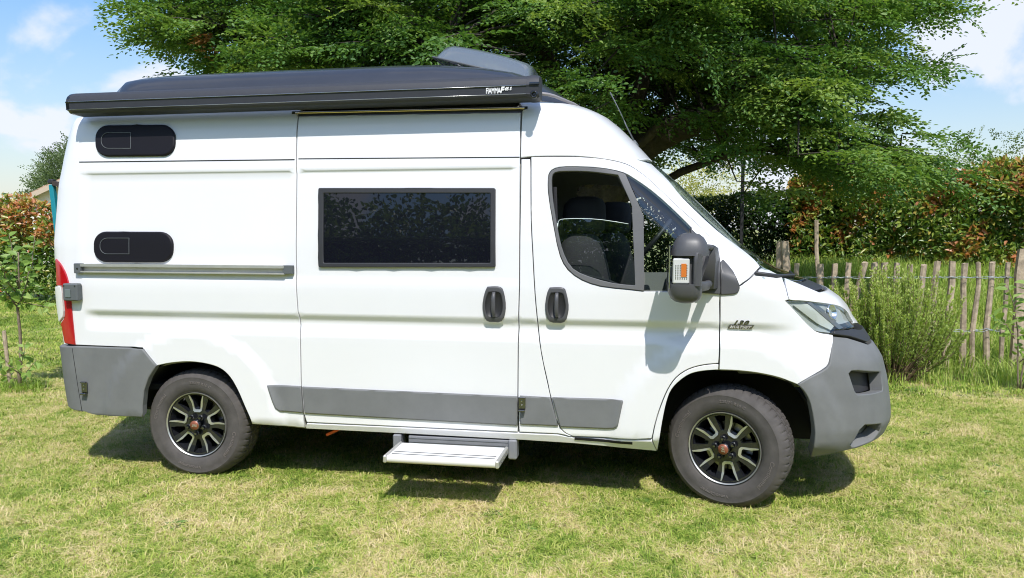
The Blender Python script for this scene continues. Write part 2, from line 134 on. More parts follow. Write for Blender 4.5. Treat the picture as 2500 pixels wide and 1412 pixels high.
'flap_low':[[(-0.4563,1.6315),(-0.455,1.5213),(-0.6219,1.5203),(-0.6364,1.5219),(-0.6499,1.5269),(-0.6615,1.5347),(-0.6705,1.545),(-0.6761,1.5571),(-0.678,1.57),(-0.678,1.5811),(-0.6761,1.5941),(-0.6707,1.6061),(-0.6622,1.6165),(-0.6509,1.6244),(-0.6376,1.6294),(-0.6232,1.6312)]],
'window_rubber':[[(2.9725,1.3199),(2.9232,1.325),(2.8679,1.3307),(2.7926,1.3367),(2.7157,1.346),(2.6529,1.3622),(2.5988,1.3843),(2.553,1.412),(2.5157,1.4456),(2.4882,1.4835),(2.4671,1.53),(2.4499,1.5913),(2.4351,1.6595),(2.4205,1.7302),(2.4075,1.7994),(2.396,1.8619),(2.3877,1.9172),(2.3852,1.9638),(2.3863,2),(2.3888,2.0212),(2.3957,2.0351),(2.4082,2.0491),(2.428,2.0598),(2.4556,2.0662),(2.4958,2.0689),(2.5593,2.068),(2.6283,2.0646),(2.7129,2.0601),(2.7994,2.0534),(2.8784,2.0422),(2.9375,2.031),(2.9562,2.0241),(2.9605,2.0184)],[(2.9211,1.3535),(2.8579,1.357),(2.7917,1.3642),(2.7129,1.3822),(2.6383,1.4046),(2.5844,1.4249),(2.5432,1.4508),(2.5126,1.4885),(2.4896,1.5351),(2.4717,1.5858),(2.4554,1.652),(2.4344,1.7578),(2.4165,1.8619),(2.4092,1.9236),(2.4071,1.9647),(2.4063,1.992),(2.4088,2.0098),(2.4131,2.0259),(2.4259,2.0372),(2.4539,2.0425),(2.4963,2.0438),(2.5556,2.0435),(2.6288,2.0396),(2.7358,2.0297),(2.8829,2.0181)]],
'divider':[[(2.8848,2.0206),(2.9586,2.0159),(2.9749,1.3224),(2.9212,1.3486)]],
'drop_glass':[[(2.9209,1.3522),(2.8574,1.3558),(2.7909,1.363),(2.7118,1.381),(2.6369,1.4035),(2.5829,1.4239),(2.5414,1.4499),(2.5107,1.4878),(2.4877,1.5345),(2.468,1.5943),(2.4533,1.6519),(2.4462,1.6888),(2.4421,1.7195),(2.4445,1.727),(2.4495,1.7364),(2.4568,1.7445),(2.466,1.7492),(2.4869,1.7519),(2.5336,1.754),(2.5921,1.7542),(2.6511,1.752),(2.7166,1.7465),(2.7935,1.735),(2.8744,1.7215)]],
'quarter_glass':[[(2.9682,2.0116),(3.0001,2.0066),(3.0382,1.9945),(3.0964,1.9623),(3.1607,1.9198),(3.2212,1.8731),(3.281,1.8203),(3.3411,1.7599),(3.3711,1.7283),(3.4012,1.6968),(3.3761,1.663),(3.3522,1.6294),(3.3282,1.5959),(3.3011,1.5624),(3.276,1.529),(3.2526,1.4954),(3.2511,1.4671),(3.2515,1.4388),(3.2519,1.4104),(3.2523,1.3821),(3.2527,1.3538),(3.2531,1.3254),(3.1243,1.3212),(2.9796,1.3265)]],
'mirror_base':[[(3.3808,1.6992),(3.4111,1.6714),(3.4412,1.6436),(3.4676,1.6178),(3.4921,1.5921),(3.5067,1.5731),(3.5214,1.5541),(3.5254,1.5358),(3.5297,1.5176),(3.5151,1.4951),(3.5016,1.4726),(3.4796,1.4476),(3.4425,1.4227),(3.4147,1.3945),(3.4151,1.3662),(3.4155,1.3367),(3.4159,1.3072),(3.3911,1.3087),(3.3661,1.3101),(3.3412,1.3116),(3.3161,1.313),(3.2933,1.3159),(3.2705,1.3188),(3.2476,1.3217)]],
'mirror_base_fixed':[[(3.5181,1.4962),(3.5591,1.515),(3.5703,1.4977),(3.5816,1.4806),(3.5899,1.4631),(3.5952,1.4459),(3.5809,1.4268),(3.5681,1.4076),(3.5543,1.3906),(3.5413,1.3735),(3.5266,1.3548),(3.526,1.3424),(3.5221,1.329),(3.5147,1.3183),(3.5039,1.3124),(3.4917,1.3083),(3.4673,1.3064),(3.4428,1.3044),(3.4184,1.3025),(3.418,1.3277),(3.4176,1.353),(3.4172,1.3771),(3.4179,1.4011),(3.4494,1.4251),(3.4823,1.4487)]],
'handle_slide':[[(2.0161,1.335),(2.0368,1.337),(2.0575,1.338),(2.0796,1.3377),(2.0989,1.3335),(2.1097,1.3239),(2.1172,1.306),(2.1249,1.2728),(2.1301,1.235),(2.1308,1.2023),(2.1274,1.1713),(2.1198,1.1394),(2.1036,1.1127),(2.0795,1.105),(2.0533,1.106),(2.0279,1.1056),(2.0074,1.1133),(1.9976,1.1383),(1.9901,1.1687),(1.9853,1.1995),(1.9851,1.2326),(1.9917,1.2706),(2.0009,1.3043),(2.0085,1.3222)]],
'handle_front':[[(2.4047,1.335),(2.4245,1.3369),(2.4449,1.338),(2.4691,1.3377),(2.4901,1.3336),(2.4996,1.3245),(2.5055,1.3064),(2.5145,1.2696),(2.521,1.229),(2.5208,1.1986),(2.5163,1.1712),(2.5089,1.1413),(2.495,1.1162),(2.4733,1.1088),(2.449,1.1096),(2.4248,1.1093),(2.4041,1.1169),(2.3917,1.1398),(2.3828,1.1686),(2.378,1.2001),(2.3776,1.2341),(2.3825,1.2717),(2.3899,1.3048),(2.3971,1.3224)]],
'ctr_handle_slide':[[(2.0553,1.2224)]],
'ctr_handle_front':[[(2.4468,1.224)]],
'track_l':[[(-0.855,1.457)]],
'track_lb':[[(-0.855,1.3757)]],
'track_r':[[(0.6715,1.452)]],
'track_rb':[[(0.6718,1.388)]],
'track_e':[[(0.74,1.4473)]],
'socket_a':[[(-0.9663,1.3076)]],
'socket_b':[[(-0.8216,1.2046)]],
'clip_rear':[[(-0.8152,0.6155)]],
'clip_b':[[(-0.8232,0.5293)]],
'clip_pillar':[[(2.2365,0.62)]],
'badge_a':[[(3.4643,1.105)]],
'badge_b':[[(3.6134,1.1325)]],
'led_l':[[(0.6666,2.4525)]],
'led_r':[[(2.2471,2.4413)]],
'mould':[[(4.0459,1.4003)]],
'seam_rb':[[(-0.9718,0.8819)]],
'seam_rb2':[[(-0.9036,0.4213)]],
'sill_strip0':[[(2.5617,0.3962)]],
'sill_strip1':[[(2.9158,0.3865)]],
'_awn_l_seam':[[(-0.825,-0.03,2.539)]],
'_awn_r_seam':[[(2.274,-0.03,2.551)]],
'_awn_l_top':[[(-0.863,0.02,2.6)]],
'_awn_r_top':[[(2.331,0.02,2.609)]],
'_awn_l_bot':[[(-0.797,-0.03,2.482)]],
'_awn_r_bot':[[(2.254,-0.03,2.496)]],
'_awn_l_under':[[(-0.84,0.06,2.471)]],
'_awn_r_under':[[(2.276,0.06,2.471)]],
'_mir_tl':[[(3.124,-0.25,1.598)]],
'_mir_tr':[[(3.319,-0.25,1.598)]],
'_mir_b':[[(3.242,-0.25,1.288)]],
'_mir_t':[[(3.213,-0.25,1.667)]],
'_ind_a':[[(3.13,-0.3,1.535)]],
'_ind_b':[[(3.217,-0.3,1.401)]],
'_ant_base':[[(2.892,0.9,2.307)]],
'_ant_tip':[[(2.717,0.9,2.654)]],
'_steer_a':[[(3.112,1.5,1.728)]],
'_steer_b':[[(2.956,1.5,1.528)]],
'_head_t':[[(2.621,0.5,1.907)]],
'_head_l':[[(2.477,0.5,1.771)]],
'_head_r':[[(2.771,0.5,1.771)]],
'_farwin_tl':[[(2.393,2,2.128)]],
'_farwin_bl':[[(2.395,2,1.83)]],
'_dash':[[(3.045,0.7,1.465)]],
'_step_lf':[[(1.454,-0.33,0.333)]],
'_step_rf':[[(2.147,-0.33,0.288)]],
'_step_lb':[[(1.442,-0.03,0.329)]],
'_step_rb':[[(2.141,-0.03,0.322)]],
'_strap':[[(0.956,0.3,0.278)]],
'_stephouse_l':[[(1.394,0,0.367)]],
'_stephouse_r':[[(2.185,0,0.363)]],
'_stephouse_rb':[[(2.147,0.05,0.246)]],
'_dome_bl':[[(1.558,0.45,2.853)]],
'_dome_tl':[[(1.583,0.55,2.959)]],
'_dome_tr':[[(2.095,0.55,2.827)]],
'_dome_r':[[(2.2,0.45,2.715)]],
'_dome_b':[[(1.733,0.45,2.792)]],
'_pop_l':[[(-0.876,0.3,2.662)]],
'_pop_a':[[(-0.752,0.3,2.735)]],
'_pop_a2':[[(-0.675,0.35,2.762)]],
'_pop_b':[[(0.542,0.35,2.777)]],
'_pop_c':[[(1.585,0.35,2.775)]],
'_pop_d':[[(1.917,0.35,2.744)]],
'_pop_e':[[(2.223,0.3,2.677)]],
'_pop_f':[[(2.356,0.3,2.616)]],
'_pop_g':[[(2.513,0.3,2.508)]],
'_pop_rim':[[(2.343,0.2,2.53)]],
}
# ------------------------------------------------------------------ materials
MATS={}
def principled(name,col,rough=.5,metal=0,coat=0,spec=.5,noise=None,bump=None,trans=0,sheen=0):
    """noise=(scale,amount) colour mottling; bump=(scale,strength,distance)"""
    m=bpy.data.materials.new(name); m.use_nodes=True; nt=m.node_tree; N=nt.nodes; L=nt.links
    b=N['Principled BSDF']; b.inputs['Base Color'].default_value=(*col,1); b.inputs['Roughness'].default_value=rough
    b.inputs['Metallic'].default_value=metal; b.inputs['Coat Weight'].default_value=coat; b.inputs['Coat Roughness'].default_value=.04
    b.inputs['Specular IOR Level'].default_value=spec; b.inputs['Transmission Weight'].default_value=trans
    if noise or bump: tc=N.new('ShaderNodeTexCoord')
    if noise:
        nz=N.new('ShaderNodeTexNoise'); nz.inputs['Scale'].default_value=noise[0]; nz.inputs['Detail'].default_value=6; nz.inputs['Roughness'].default_value=.65; L.new(tc.outputs['Object'],nz.inputs['Vector'])
        mr=N.new('ShaderNodeMapRange'); mr.inputs[1].default_value=.3; mr.inputs[2].default_value=.7; mr.inputs[3].default_value=1-noise[1]; mr.inputs[4].default_value=1+noise[1]; L.new(nz.outputs[0],mr.inputs[0])
        mu=N.new('ShaderNodeMix'); mu.data_type='RGBA'; mu.blend_type='MULTIPLY'; mu.inputs[0].default_value=1; mu.inputs[6].default_value=(*col,1); L.new(mr.outputs[0],mu.inputs[7]); L.new(mu.outputs[2],b.inputs['Base Color'])
    if bump:
        nb=N.new('ShaderNodeTexNoise'); nb.inputs['Scale'].default_value=bump[0]; nb.inputs['Detail'].default_value=3; L.new(tc.outputs['Object'],nb.inputs['Vector'])
        bp=N.new('ShaderNodeBump'); bp.inputs['Strength'].default_value=bump[1]; bp.inputs['Distance'].default_value=bump[2]; L.new(nb.outputs[0],bp.inputs['Height']); L.new(bp.outputs[0],b.inputs['Normal'])
    MATS[name]=m; return m
def thin_glass(name,tint,refl=1.0,rough=0.0):
    m=bpy.data.materials.new(name); m.use_nodes=True; nt=m.node_tree; N=nt.nodes; L=nt.links; N.clear()
    out=N.new('ShaderNodeOutputMaterial'); tr=N.new('ShaderNodeBsdfTransparent'); tr.inputs[0].default_value=(*tint,1)
    gl=N.new('ShaderNodeBsdfGlossy'); gl.inputs['Roughness'].default_value=rough; gl.inputs[0].default_value=(refl,refl,refl,1)
    g=N.new('ShaderNodeNewGeometry'); d=N.new('ShaderNodeVectorMath'); d.operation='DOT_PRODUCT'; L.new(g.outputs['Normal'],d.inputs[0]); L.new(g.outputs['Incoming'],d.inputs[1])
    ab=N.new('ShaderNodeMath'); ab.operation='ABSOLUTE'; L.new(d.outputs['Value'],ab.inputs[0]); iv=N.new('ShaderNodeMath'); iv.operation='SUBTRACT'; iv.inputs[0].default_value=1; L.new(ab.outputs[0],iv.inputs[1])
    pw=N.new('ShaderNodeMath'); pw.operation='POWER'; pw.inputs[1].default_value=5; L.new(iv.outputs[0],pw.inputs[0]); fm=N.new('ShaderNodeMath'); fm.operation='MULTIPLY_ADD'; fm.use_clamp=True; fm.inputs[1].default_value=.92; fm.inputs[2].default_value=.08; L.new(pw.outputs[0],fm.inputs[0])   # two faces of a thin pane
    mix=N.new('ShaderNodeMixShader'); L.new(fm.outputs[0],mix.inputs[0]); L.new(tr.outputs[0],mix.inputs[1]); L.new(gl.outputs[0],mix.inputs[2]); L.new(mix.outputs[0],out.inputs[0])
    MATS[name]=m; return m
def leaf_mat(name,cols,transl=.38,rough=.45,patch=None,spec=.35,lie=0):
    """cols: ramp colours read by the per-leaf 'tint' attribute"""
    m=bpy.data.materials.new(name); m.use_nodes=True; nt=m.node_tree; N=nt.nodes; L=nt.links
    b=N['Principled BSDF']; out=N['Material Output']; b.inputs['Roughness'].default_value=rough; b.inputs['Specular IOR Level'].default_value=spec
    at=N.new('ShaderNodeAttribute'); at.attribute_name='tint'
    rp=N.new('ShaderNodeValToRGB'); e=rp.color_ramp.elements
    while len(e)<len(cols): e.new(.5)
    for i,c in enumerate(cols): e[i].position=c[0]; e[i].color=(*c[1],1)
    fac=at.outputs['Fac']
    if patch:  # world-position patches shift the tint (lawn: dry areas)
        g=N.new('ShaderNodeNewGeometry'); acc=None
        for sc,amt,det in patch:
            nz=N.new('ShaderNodeTexNoise'); nz.inputs['Scale'].default_value=sc; nz.inputs['Detail'].default_value=det; L.new(g.outputs['Position'],nz.inputs['Vector'])
            mm=N.new('ShaderNodeMath'); mm.operation='MULTIPLY_ADD'; mm.inputs[1].default_value=amt; mm.inputs[2].default_value=-amt*.5; L.new(nz.outputs[0],mm.inputs[0])
            if acc is None: acc=mm.outputs[0]
            else:
                a=N.new('ShaderNodeMath'); L.new(acc,a.inputs[0]); L.new(mm.outputs[0],a.inputs[1]); acc=a.outputs[0]
        a=N.new('ShaderNodeMath'); a.use_clamp=True; L.new(acc,a.inputs[0]); L.new(fac,a.inputs[1]); fac=a.outputs[0]
    if lie:  # a mown sward shades like its lying blades: normals lean upwards
        gn=N.new('ShaderNodeNewGeometry'); sc=N.new('ShaderNodeVectorMath'); sc.operation='SCALE'; sc.inputs['Scale'].default_value=1-lie; L.new(gn.outputs['Normal'],sc.inputs[0])
        ad=N.new('ShaderNodeVectorMath'); ad.operation='ADD'; ad.inputs[1].default_value=(0,0,lie); L.new(sc.outputs[0],ad.inputs[0]); nn=N.new('ShaderNodeVectorMath'); nn.operation='NORMALIZE'; L.new(ad.outputs[0],nn.inputs[0]); L.new(nn.outputs[0],b.inputs['Normal'])
    L.new(fac,rp.inputs[0]); L.new(rp.outputs[0],b.inputs['Base Color'])
    t=N.new('ShaderNodeBsdfTranslucent'); mul=N.new('ShaderNodeMix'); mul.data_type='RGBA'; mul.blend_type='MULTIPLY'; mul.inputs[0].default_value=1
    L.new(rp.outputs[0],mul.inputs[6]); mul.inputs[7].default_value=(1.25,1.3,.6,1); L.new(mul.outputs[2],t.inputs[0])
    mx=N.new('ShaderNodeMixShader'); mx.inputs[0].default_value=transl; L.new(b.outputs[0],mx.inputs[1]); L.new(t.outputs[0],mx.inputs[2]); L.new(mx.outputs[0],out.inputs[0])
    MATS[name]=m; return m
# ------------------------------------------------------------------ objects and tags
def link(o,parent=None):
    COL.objects.link(o)
    if parent is not None: o.parent=parent
    return o
def thing(name,label,cat,loc=(0,0,0),group=None):
    o=bpy.data.objects.new(name,None); link(o); o.location=loc; o.empty_display_size=.2
    o['label']=label; o['category']=cat
    if group: o['group']=group
    return o
def tag(o,label=None,cat=None,group=None,kind=None):
    if label: o['label']=label
    if cat: o['category']=cat
    if group: o['group']=group
    if kind: o['kind']=kind
    return o
def holder(name,parent,loc=(0,0,0)):
    o=bpy.data.objects.new(name,None); link(o,parent); o.location=loc; o.empty_display_size=.1; return o
def mesh_from(name,V,F,mat,parent=None,smooth=False,loc=None,normals=None):
    me=bpy.data.meshes.new(name); me.from_pydata([tuple(v) for v in V],[],[tuple(f) for f in F]); me.update()
    if mat is not None:
        for q in (mat if isinstance(mat,(list,tuple)) else [mat]): me.materials.append(q)
    me.polygons.foreach_set('use_smooth',[bool(smooth)]*len(me.polygons))
    o=bpy.data.objects.new(name,me); link(o,parent)
    if loc is not None: o.location=loc
    if normals is not None: me.normals_split_custom_set(normals)
    return o
def big_mesh(name,V,loops,starts,mat,parent=None,tint=None,smooth=False,tint2=None):
    """numpy mesh: V (n,3), loops flat, starts per face"""
    me=bpy.data.meshes.new(name); me.vertices.add(len(V)); me.vertices.foreach_set('co',np.ascontiguousarray(V,np.float32).ravel())
    me.loops.add(len(loops)); me.loops.foreach_set('vertex_index',np.ascontiguousarray(loops,np.int32))
    me.polygons.add(len(starts)); me.polygons.foreach_set('loop_start',np.ascontiguousarray(starts,np.int32))
    me.update(calc_edges=True)
    if smooth: me.polygons.foreach_set('use_smooth',[True]*len(starts))
    if tint is not None:
        a=me.attributes.new('tint','FLOAT','POINT'); a.data.foreach_set('value',np.ascontiguousarray(tint,np.float32))
    me.materials.append(mat); o=bpy.data.objects.new(name,me); link(o,parent); return o
class MB:
    """collects simple solids, built as ONE mesh"""
    def __init__(s): s.V=[]; s.F=[]
    def add(s,V,F):
        n=len(s.V); s.V+= [tuple(v) for v in V]; s.F+=[tuple(i+n for i in f) for f in F]; return s
    def box(s,c,d,M=None,b=0.0):
        x,y,z=[k/2 for k in d]
        if b<=0:
            V=[Vector((sx*x,sy*y,sz*z)) for sx in(-1,1) for sy in(-1,1) for sz in(-1,1)]
            F=[(0,1,3,2),(4,6,7,5),(0,4,5,1),(2,3,7,6),(0,2,6,4),(1,5,7,3)]
        else:
            V=[];idx={}
            for sx in(-1,1):
                for sy in(-1,1):
                    for sz in(-1,1):
                        for k in range(3):
                            p=[sx*(x-b),sy*(y-b),sz*(z-b)]; p[k]=(sx*x,sy*y,sz*z)[k]; idx[(sx,sy,sz,k)]=len(V); V.append(Vector(p))
            F=[]
            def q(*a): F.append(tuple(idx[i] for i in a))
            for sgn in(-1,1):
                q((sgn,-1,-1,0),(sgn,1,-1,0),(sgn,1,1,0),(sgn,-1,1,0)) if sgn>0 else q((sgn,-1,-1,0),(sgn,-1,1,0),(sgn,1,1,0),(sgn,1,-1,0))
                q((-1,sgn,-1,1),(-1,sgn,1,1),(1,sgn,1,1),(1,sgn,-1,1)) if sgn>0 else q((-1,sgn,-1,1),(1,sgn,-1,1),(1,sgn,1,1),(-1,sgn,1,1))
                q((-1,-1,sgn,2),(1,-1,sgn,2),(1,1,sgn,2),(-1,1,sgn,2)) if sgn>0 else q((-1,-1,sgn,2),(-1,1,sgn,2),(1,1,sgn,2),(1,-1,sgn,2))
            for a in(-1,1):
                for c2 in(-1,1):
                    F.append((idx[(a,c2,-1,0)],idx[(a,c2,1,0)],idx[(a,c2,1,1)],idx[(a,c2,-1,1)]))
                    F.append((idx[(a,-1,c2,0)],idx[(a,1,c2,0)],idx[(a,1,c2,2)],idx[(a,-1,c2,2)]))
                    F.append((idx[(-1,a,c2,1)],idx[(1,a,c2,1)],idx[(1,a,c2,2)],idx[(-1,a,c2,2)]))
                    for e in(-1,1): F.append((idx[(a,c2,e,0)],idx[(a,c2,e,1)],idx[(a,c2,e,2)]))
        if M is not None: V=[M@v for v in V]
        c=Vector(c); return s.add([v+c for v in V],F)
    def tube(s,pts,r,n=10,cap=True):
        pts=[Vector(p) for p in pts]; R=r if isinstance(r,(list,tuple)) else [r]*len(pts)
        V=[];F=[]; up=None
        for i,p in enumerate(pts):
            t=(pts[min(i+1,len(pts)-1)]-pts[max(i-1,0)]).normalized()
            if up is None: up=t.orthogonal().normalized()
            up=(up-t*up.dot(t)); up=up.normalized() if up.length>1e-6 else t.orthogonal().normalized()
            w=t.cross(up)
            for k in range(n):
                a=2*math.pi*k/n; V.append(p+(up*math.cos(a)+w*math.sin(a))*R[i])
        for i in range(len(pts)-1):
            for k in range(n):
                k2=(k+1)%n; F.append((i*n+k,i*n+k2,(i+1)*n+k2,(i+1)*n+k))
        if cap: F.append(tuple(range(n-1,-1,-1))); F.append(tuple((len(pts)-1)*n+k for k in range(n)))
        return s.add(V,F)
    def lathe(s,prof,n=48,c=(0,0,0),axis='y',closed=False):
        """prof: (radius, along-axis) pairs"""
        V=[];F=[]; c=Vector(c); m=len(prof)
        for k in range(n):
            a=2*math.pi*k/n
            for r,h in prof:
                V.append(c+(Vector((r*math.cos(a),h,r*math.sin(a))) if axis=='y' else Vector((r*math.cos(a),r*math.sin(a),h)) if axis=='z' else Vector((h,r*math.cos(a),r*math.sin(a)))))
        for k in range(n):
            k2=(k+1)%n
            for j in range(m if closed else m-1):
                j2=(j+1)%m; F.append((k*m+j,k*m+j2,k2*m+j2,k2*m+j))
        return s.add(V,F)
    def loft(s,rings,cap=True,closed=True):
        n=len(rings[0]); V=[v for r in rings for v in r]; F=[]
        for i in range(len(rings)-1):
            for k in range(n if closed else n-1):
                k2=(k+1)%n; F.append((i*n+k,i*n+k2,(i+1)*n+k2,(i+1)*n+k))
        if cap and closed: F.append(tuple(range(n-1,-1,-1))); F.append(tuple((len(rings)-1)*n+k for k in range(n)))
        return s.add(V,F)
    def build(s,name,mat,parent=None,smooth=False,loc=None,fix=True,angle=None):
        o=mesh_from(name,s.V,s.F,mat,parent,smooth,loc)
        if fix:
            import bmesh
            bm=bmesh.new(); bm.from_mesh(o.data); bmesh.ops.recalc_face_normals(bm,faces=bm.faces)
            if smooth and angle:
                for e in bm.edges:
                    if len(e.link_faces)==2 and e.calc_face_angle(0)>math.radians(angle): e.smooth=False
            bm.to_mesh(o.data); bm.free()
        return o
def copy_tree(o,parent=None):
    c=o.copy(); COL.objects.link(c)
    if parent is not None: c.parent=parent
    for ch in list(o.children): copy_tree(ch,c)
    return c
def text_mesh(s,size=1,extrude=0,shear=0,spacing=1,xs=1,bold=0):
    cu=bpy.data.curves.new('lettering','FONT'); cu.body=s; cu.size=size; cu.extrude=extrude; cu.shear=shear; cu.space_character=spacing; cu.offset=bold; cu.resolution_u=3
    ob=bpy.data.objects.new('lettering',cu); COL.objects.link(ob); bpy.context.view_layer.update()
    me=bpy.data.meshes.new_from_object(ob.evaluated_get(bpy.context.evaluated_depsgraph_get()))
    V=[(v.co.x*xs,v.co.y,v.co.z) for v in me.vertices]; F=[tuple(p.vertices) for p in me.polygons]
    bpy.data.objects.remove(ob); bpy.data.curves.remove(cu); bpy.data.meshes.remove(me)
    return V,F
# ------------------------------------------------------------------ curved sheet panels on the body surface
def inside(P,poly):
    x,y=P[:,0],P[:,1]; q=np.asarray(poly); r=np.zeros(len(P),bool); j=len(q)-1
    for i in range(len(q)):
        xi,yi=q[i]; xj,yj=q[j]
        c=((yi>y)!=(yj>y)); 
        with np.errstate(divide='ignore',invalid='ignore'): r^=c&(x<(xj-xi)*(y-yi)/(yj-yi+1e-15)+xi)
        j=i
    return r
def segdist(P,poly):
    q=np.asarray(poly); d=np.full(len(P),1e9)
    for i in range(len(q)):
        a=q[i-1]; b=q[i]; ab=b-a; t=np.clip(((P-a)@ab)/(ab@ab+1e-12),0,1); d=np.minimum(d,np.hypot(*(P-a-t[:,None]*ab).T))
    return d
def area2(q): q=np.asarray(q); return .5*np.sum(q[:,0]*np.roll(q[:,1],-1)-np.roll(q[:,0],-1)*q[:,1])
def clean(q):
    o=[]
    for p in q:
        if not o or math.hypot(p[0]-o[-1][0],p[1]-o[-1][1])>1e-3: o.append(p)
    if math.hypot(o[0][0]-o[-1][0],o[0][1]-o[-1][1])<1e-3: o.pop()
    return o
def inset_poly(q,d):
    q=np.asarray(clean(q),float)
    if area2(q)<0: q=q[::-1]
    if d==0: return q
    e=np.roll(q,-1,0)-q; e/=np.linalg.norm(e,axis=1,keepdims=True); n=np.stack([-e[:,1],e[:,0]],1); n0=np.roll(n,1,0)
    b=n+n0; b/=(np.linalg.norm(b,axis=1,keepdims=True)+1e-9); c=np.clip((b*n).sum(1),.45,1); return q+b*(d/c)[:,None]
def subdiv(q,g):
    o=[]
    for i in range(len(q)):
        a=q[i]; b=q[(i+1)%len(q)]; k=max(1,int(math.ceil(np.hypot(*(b-a))/g)))
        for t in range(k): o.append(a+(b-a)*t/k)
    return np.array(o)
ZL=[1.15,1.138,1.125,1.115,1.105,1.092,1.08,1.06,1.045,1.03,1.015,1.0,.985,1.345,1.365,1.385,2.055,2.065,2.075,2.09,2.47,2.44,2.5]
def panel_geo(key,g=.05,off=0,thick=.02,gap=.003,bev=.004,arch=True,poly=None,mirror=False):
    """returns V,F,loop normals of a curved plate with a rounded edge and a returned rim"""
    T=poly if poly is not None else TRACE[key]
    outer=inset_poly(T[0],gap); holes=[inset_poly(h,-gap*.3) for h in T[1:]]
    loops2=[outer]+holes; pts=[];edges=[];kind=[]
    def ring(q,k):
        n=len(pts)
        for p in q: pts.append(p); kind.append(k)
        m=len(q); edges.extend((n+i,n+(i+1)%m) for i in range(m))
    for i,q in enumerate(loops2):
        qs=subdiv(q,g); ring(qs,1)
        if bev>0: ring(inset_poly(qs,bev) if i==0 else inset_poly(qs,-bev),0)
    lo=outer.min(0); hi=outer.max(0)
    gx=np.arange(lo[0]+g*.5,hi[0],g); gz=np.unique(np.round(np.concatenate([np.arange(lo[1]+g*.5,hi[1],g),[z for z in ZL if lo[1]<z<hi[1]]]),4))
    G=np.array([(x,z) for z in gz for x in gx]).reshape(-1,2)
    if len(G):
        k=inside(G,outer)&(segdist(G,outer)>max(.35*g,bev*2))
        for h in holes: k&=~inside(G,h)&(segdist(G,h)>max(.35*g,bev*2))
        for p in G[k]: pts.append(p); kind.append(0)
    r=delaunay_2d_cdt([Vector(p) for p in pts],edges,[],0,1e-6)
    P=np.array([tuple(v) for v in r[0]]); F=[tuple(f) for f in r[2]]; orig=r[3]
    kd=np.array([max([kind[i] for i in o],default=0) for o in orig])
    C=np.array([P[list(f)].mean(0) for f in F]); k=inside(C,outer)
    for h in holes: k&=~inside(C,h)
    F=[f for f,kk in zip(F,k) if kk]; FF=[]
    for f in F:
        a=P[list(f)]
        if area2(a)<0: f=tuple(reversed(f))
        if abs(area2(P[list(f)]))>1e-9: FF.append(f)
    F=FF
    V=Pt(P[:,0],P[:,1],off,arch); Nn=Nrm(P[:,0],P[:,1],off,arch)
    cnt={}
    for f in F:
        for i in range(len(f)): cnt[(f[i],f[(i+1)%len(f)])]=1
    bd=[e for e in cnt if (e[1],e[0]) not in cnt]
    VN=Nn.copy()
    out2=np.zeros_like(P)
    for a,b in bd:
        d=P[b]-P[a]; d/=np.hypot(*d)+1e-12; n=np.array([d[1],-d[0]]); out2[a]+=n; out2[b]+=n
    rimv=sorted({i for e in bd for i in e}); mp={}
    e=.003; V=V.copy(); base=V.copy()
    if rimv and bev>0:
        ri=np.array(rimv); o=out2[ri]; o/=np.linalg.norm(o,axis=1,keepdims=True)+1e-9
        tg=Pt(P[ri,0]+o[:,0]*e,P[ri,1]+o[:,1]*e,off,arch)-Pt(P[ri,0]-o[:,0]*e,P[ri,1]-o[:,1]*e,off,arch); tg/=np.linalg.norm(tg,axis=1,keepdims=True)+1e-12
        VN[ri]=Nn[ri]*.55+tg*.83; VN[ri]/=np.linalg.norm(VN[ri],axis=1,keepdims=True); V[ri]-=Nn[ri]*bev*.8
    V=list(map(tuple,V)); LN=[]
    for f in F: LN+= [tuple(VN[i]) for i in f]
    F=list(F)
    if thick>0:
        for i in rimv: mp[i]=(len(V),len(V)+1); V.append(V[i]); V.append(tuple(np.array(base[i])-Nn[i]*thick))
        for a,b in bd:
            f=(mp[b][0],mp[a][0],mp[a][1],mp[b][1]); F.append(f)
            p=[np.array(V[i]) for i in f]; n=np.cross(p[1]-p[0],p[2]-p[0]); n=n/(np.linalg.norm(n)+1e-12); LN+=[tuple(n)]*4
    if mirror:
        V=[(x,2*YC-y,z) for x,y,z in V]; F2=[];L2=[];i=0
        for f in F:
            k=len(f); F2.append(tuple(reversed(f))); L2+= [(n[0],-n[1],n[2]) for n in reversed(LN[i:i+k])]; i+=k
        F,LN=F2,L2
    return V,F,LN
def join_geo(*gs):
    V=[];F=[];L=[]
    for g in gs:
        n=len(V); V+=g[0]; F+=[tuple(i+n for i in f) for f in g[1]]; L+=g[2]
    return V,F,L
def panel(name,key,mat,parent,both=False,**k):
    g=panel_geo(key,**k)
    if both: g=join_geo(g,panel_geo(key,mirror=True,**k))
    return mesh_from(name,g[0],g[1],mat,parent,True,normals=g[2])
